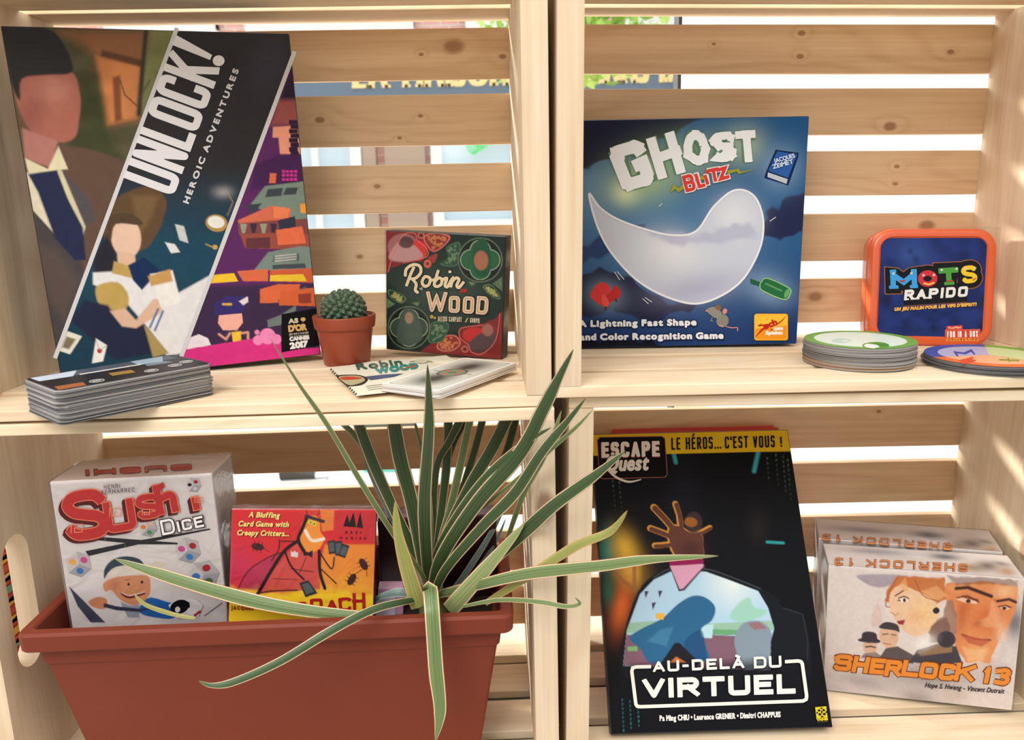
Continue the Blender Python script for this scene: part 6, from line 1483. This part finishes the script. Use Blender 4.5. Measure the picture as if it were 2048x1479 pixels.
# booklet and white card deck
BM_ = Matrix.Translation((.2522, .1130, .0062)) @ Matrix.Rotation(math.radians(-69), 4, 'Z')
e = empty('booklet', BM_, 'thin open-edged booklet with a checkered spine, under the white card deck', 'booklet')
bl_, bw_ = .111, .108
box_obj('pages', 0, bl_, .0, bw_, 0.0003, .0018, plain('booklet_paper', (226, 220, 196), .6), e)
Fb = Face(BM_, (0, 0, .0018), (0, 1, 0), (-1, 0, 0)); a = Art(Fb, G, (560, 400, 3.082))
a.poly([(306, 1040), (560, 995), (830, 980), (1010, 1050), (900, 1160), (470, 1208)], (228, 224, 204))
for k in range(14):
    f0, f1 = k / 14, (k + .55) / 14; x0, y0, x1, y1 = 306, 1042, 470, 1206
    a.line([(x0 + (x1 - x0) * f0 + 6, y0 + (y1 - y0) * f0), (x0 + (x1 - x0) * f1 + 6, y0 + (y1 - y0) * f1)], 13, (52, 62, 54))
a.poly([(350, 1092), (380, 1080), (480, 1080), (530, 1095), (540, 1115), (500, 1142), (420, 1150), (400, 1140)], (52, 44, 40), 4); a.poly([(362, 1096), (400, 1086), (480, 1086), (516, 1100), (522, 1116), (480, 1136), (420, 1142)], (176, 170, 130), 4); a.poly([(370, 1100), (420, 1090), (500, 1098), (490, 1106), (400, 1112)], (190, 70, 50), 3); a.poly([(520, 1092), (640, 1078), (760, 1072), (700, 1092), (560, 1112)], (74, 88, 120))
a.text('Robin', (478, 1050), (760, 1022), 44, (64, 96, 78), 3.5, -.3, .16); a.text('WOOD', (600, 1076), (860, 1040), 38, (60, 140, 130), 5, -.3, .16); a.poly([(720, 1050), (830, 1020), (840, 1030)], (190, 90, 60)); a.line([(800, 1000), (870, 990), (940, 1000)], 5, (170, 168, 140), 4); a.oval(870, 998, 40, 12, (206, 200, 170))
for k in range(3): a.line([(530 + k * 6, 1150 + k * 12), (650, 1136 + k * 12)], 3, (180, 176, 156))
a.build('cover_print', e, INK)
WM = Matrix.Translation((.3630, .0445, .0086)) @ Matrix.Rotation(math.radians(56.5), 4, 'Z')
WEDGE = [card('white_card_edge_%d' % i, c, .6) for i, c in enumerate(((232, 226, 220), (206, 198, 192)))]
e = stack('card_deck', 'thin deck of white cards with a dark green printed back, lying on the booklet', 'cards', WM, rrect(-.0560, .0560, -.0275, .0275, .004, 5), 9, .00062, lambda k: WEDGE[k % 2], jit=.0004, yawj=.004)
zt = 9 * .00062
Fw = Face(WM, (0, 0, zt), (1, 0, 0), (0, 1, 0)); a = Art(Fw, G)
def wpoly(pts, c):
    a.f.lift += .000022; b = len(a.v); a.v += [(x, y, zt + a.f.lift) for x, y in pts]; a.fc.append(tuple(range(b, b + len(pts)))); a.c.append(a.col(c))
wpoly(rrect(-.0555, .0555, -.027, .027, .0036, 5), (232, 228, 222)); wpoly(rrect(-.0515, .0515, -.0232, .0232, .002, 4), (120, 122, 112)); wpoly(rrect(-.0508, .0508, -.0225, .0225, .002, 4), (214, 212, 200))
a.build('top_border', e, INK)
p = Paint(Fw, [(-.048, .020, zt), (.048, .020, zt), (.048, -.020, zt), (-.048, -.020, zt)], 120, 60, (206, 204, 192), G)
gx, gy = (p.L[:, 0], p.L[:, 1])
p.mixin(np.clip(1.25 - np.hypot((np.abs(gx) - .024) / .026, gy / .017), 0, 1), (78, 78, 70)); p.mixin(np.clip((1 - np.hypot(gx / .015, gy / .013)) * 6, 0, 1), (60, 64, 58)); p.mixin(np.clip((1 - np.hypot(gx / .013, gy / .011)) * 6, 0, 1), (150, 140, 120))
th_ = np.arctan2(gy / .011, gx / .013); p.mixin(np.clip((1 - np.hypot(gx / .012, gy / .010)) * 6, 0, 1) * (np.sin(th_ * 4) > 0), (110, 150, 104)); p.mixin(np.clip((1 - np.hypot(gx / .012, gy / .010)) * 6, 0, 1) * (np.sin(th_ * 4) <= 0), (176, 108, 110)); p.mixin(np.clip((1 - np.hypot(gx / .004, gy / .004)) * 6, 0, 1), (96, 120, 90))
p.mixin(((np.abs(gx) < .0007) & (np.abs(gy) > .011) & (np.abs(gy) < .018)).astype(float), (60, 110, 60)); p.mixin(((np.abs(gy) < .0006) & (np.abs(gx) > .013) & (np.abs(gx) < .032)).astype(float), (60, 60, 56))
p.f.lift += .0001; p.L = p.L + np.array([0, 0, .0001 + .00007]); p.build('top_print', e, INK)

# ------------------------------------------------------------------ prints belong to the surface they are printed on
PRINT = ('artwork', 'lettering', 'badge', 'emblem', 'print', 'picture', 'marks', 'mark', 'stripes', 'dice', 'panel', 'border')
for root in [o for o in bpy.data.objects if o.parent is None and 'label' in o]:
    kids = list(root.children)
    hosts = [k for k in kids if k.name.split('.')[0] in ('carton', 'cover', 'tin_body', 'pages', 'sign_board')]
    if not hosts: hosts = [k for k in kids if k.name.split('.')[0] == 'card'][-1:]
    if not hosts and any(k.name.startswith('upper') for k in kids): hosts = [k for k in kids if k.name.startswith('upper')]
    for k in kids:
        base = k.name.split('.')[0]
        if hosts and (base.split('_')[-1] in PRINT or base in ('toe_cap', 'cuff')): k.parent = hosts[0]
for st in [o for o in bpy.data.objects if o.name.split('.')[0] == 'cactus_body']:
    for o in [q for q in bpy.data.objects if q.name.split('.')[0] == 'spines']: o.parent = st
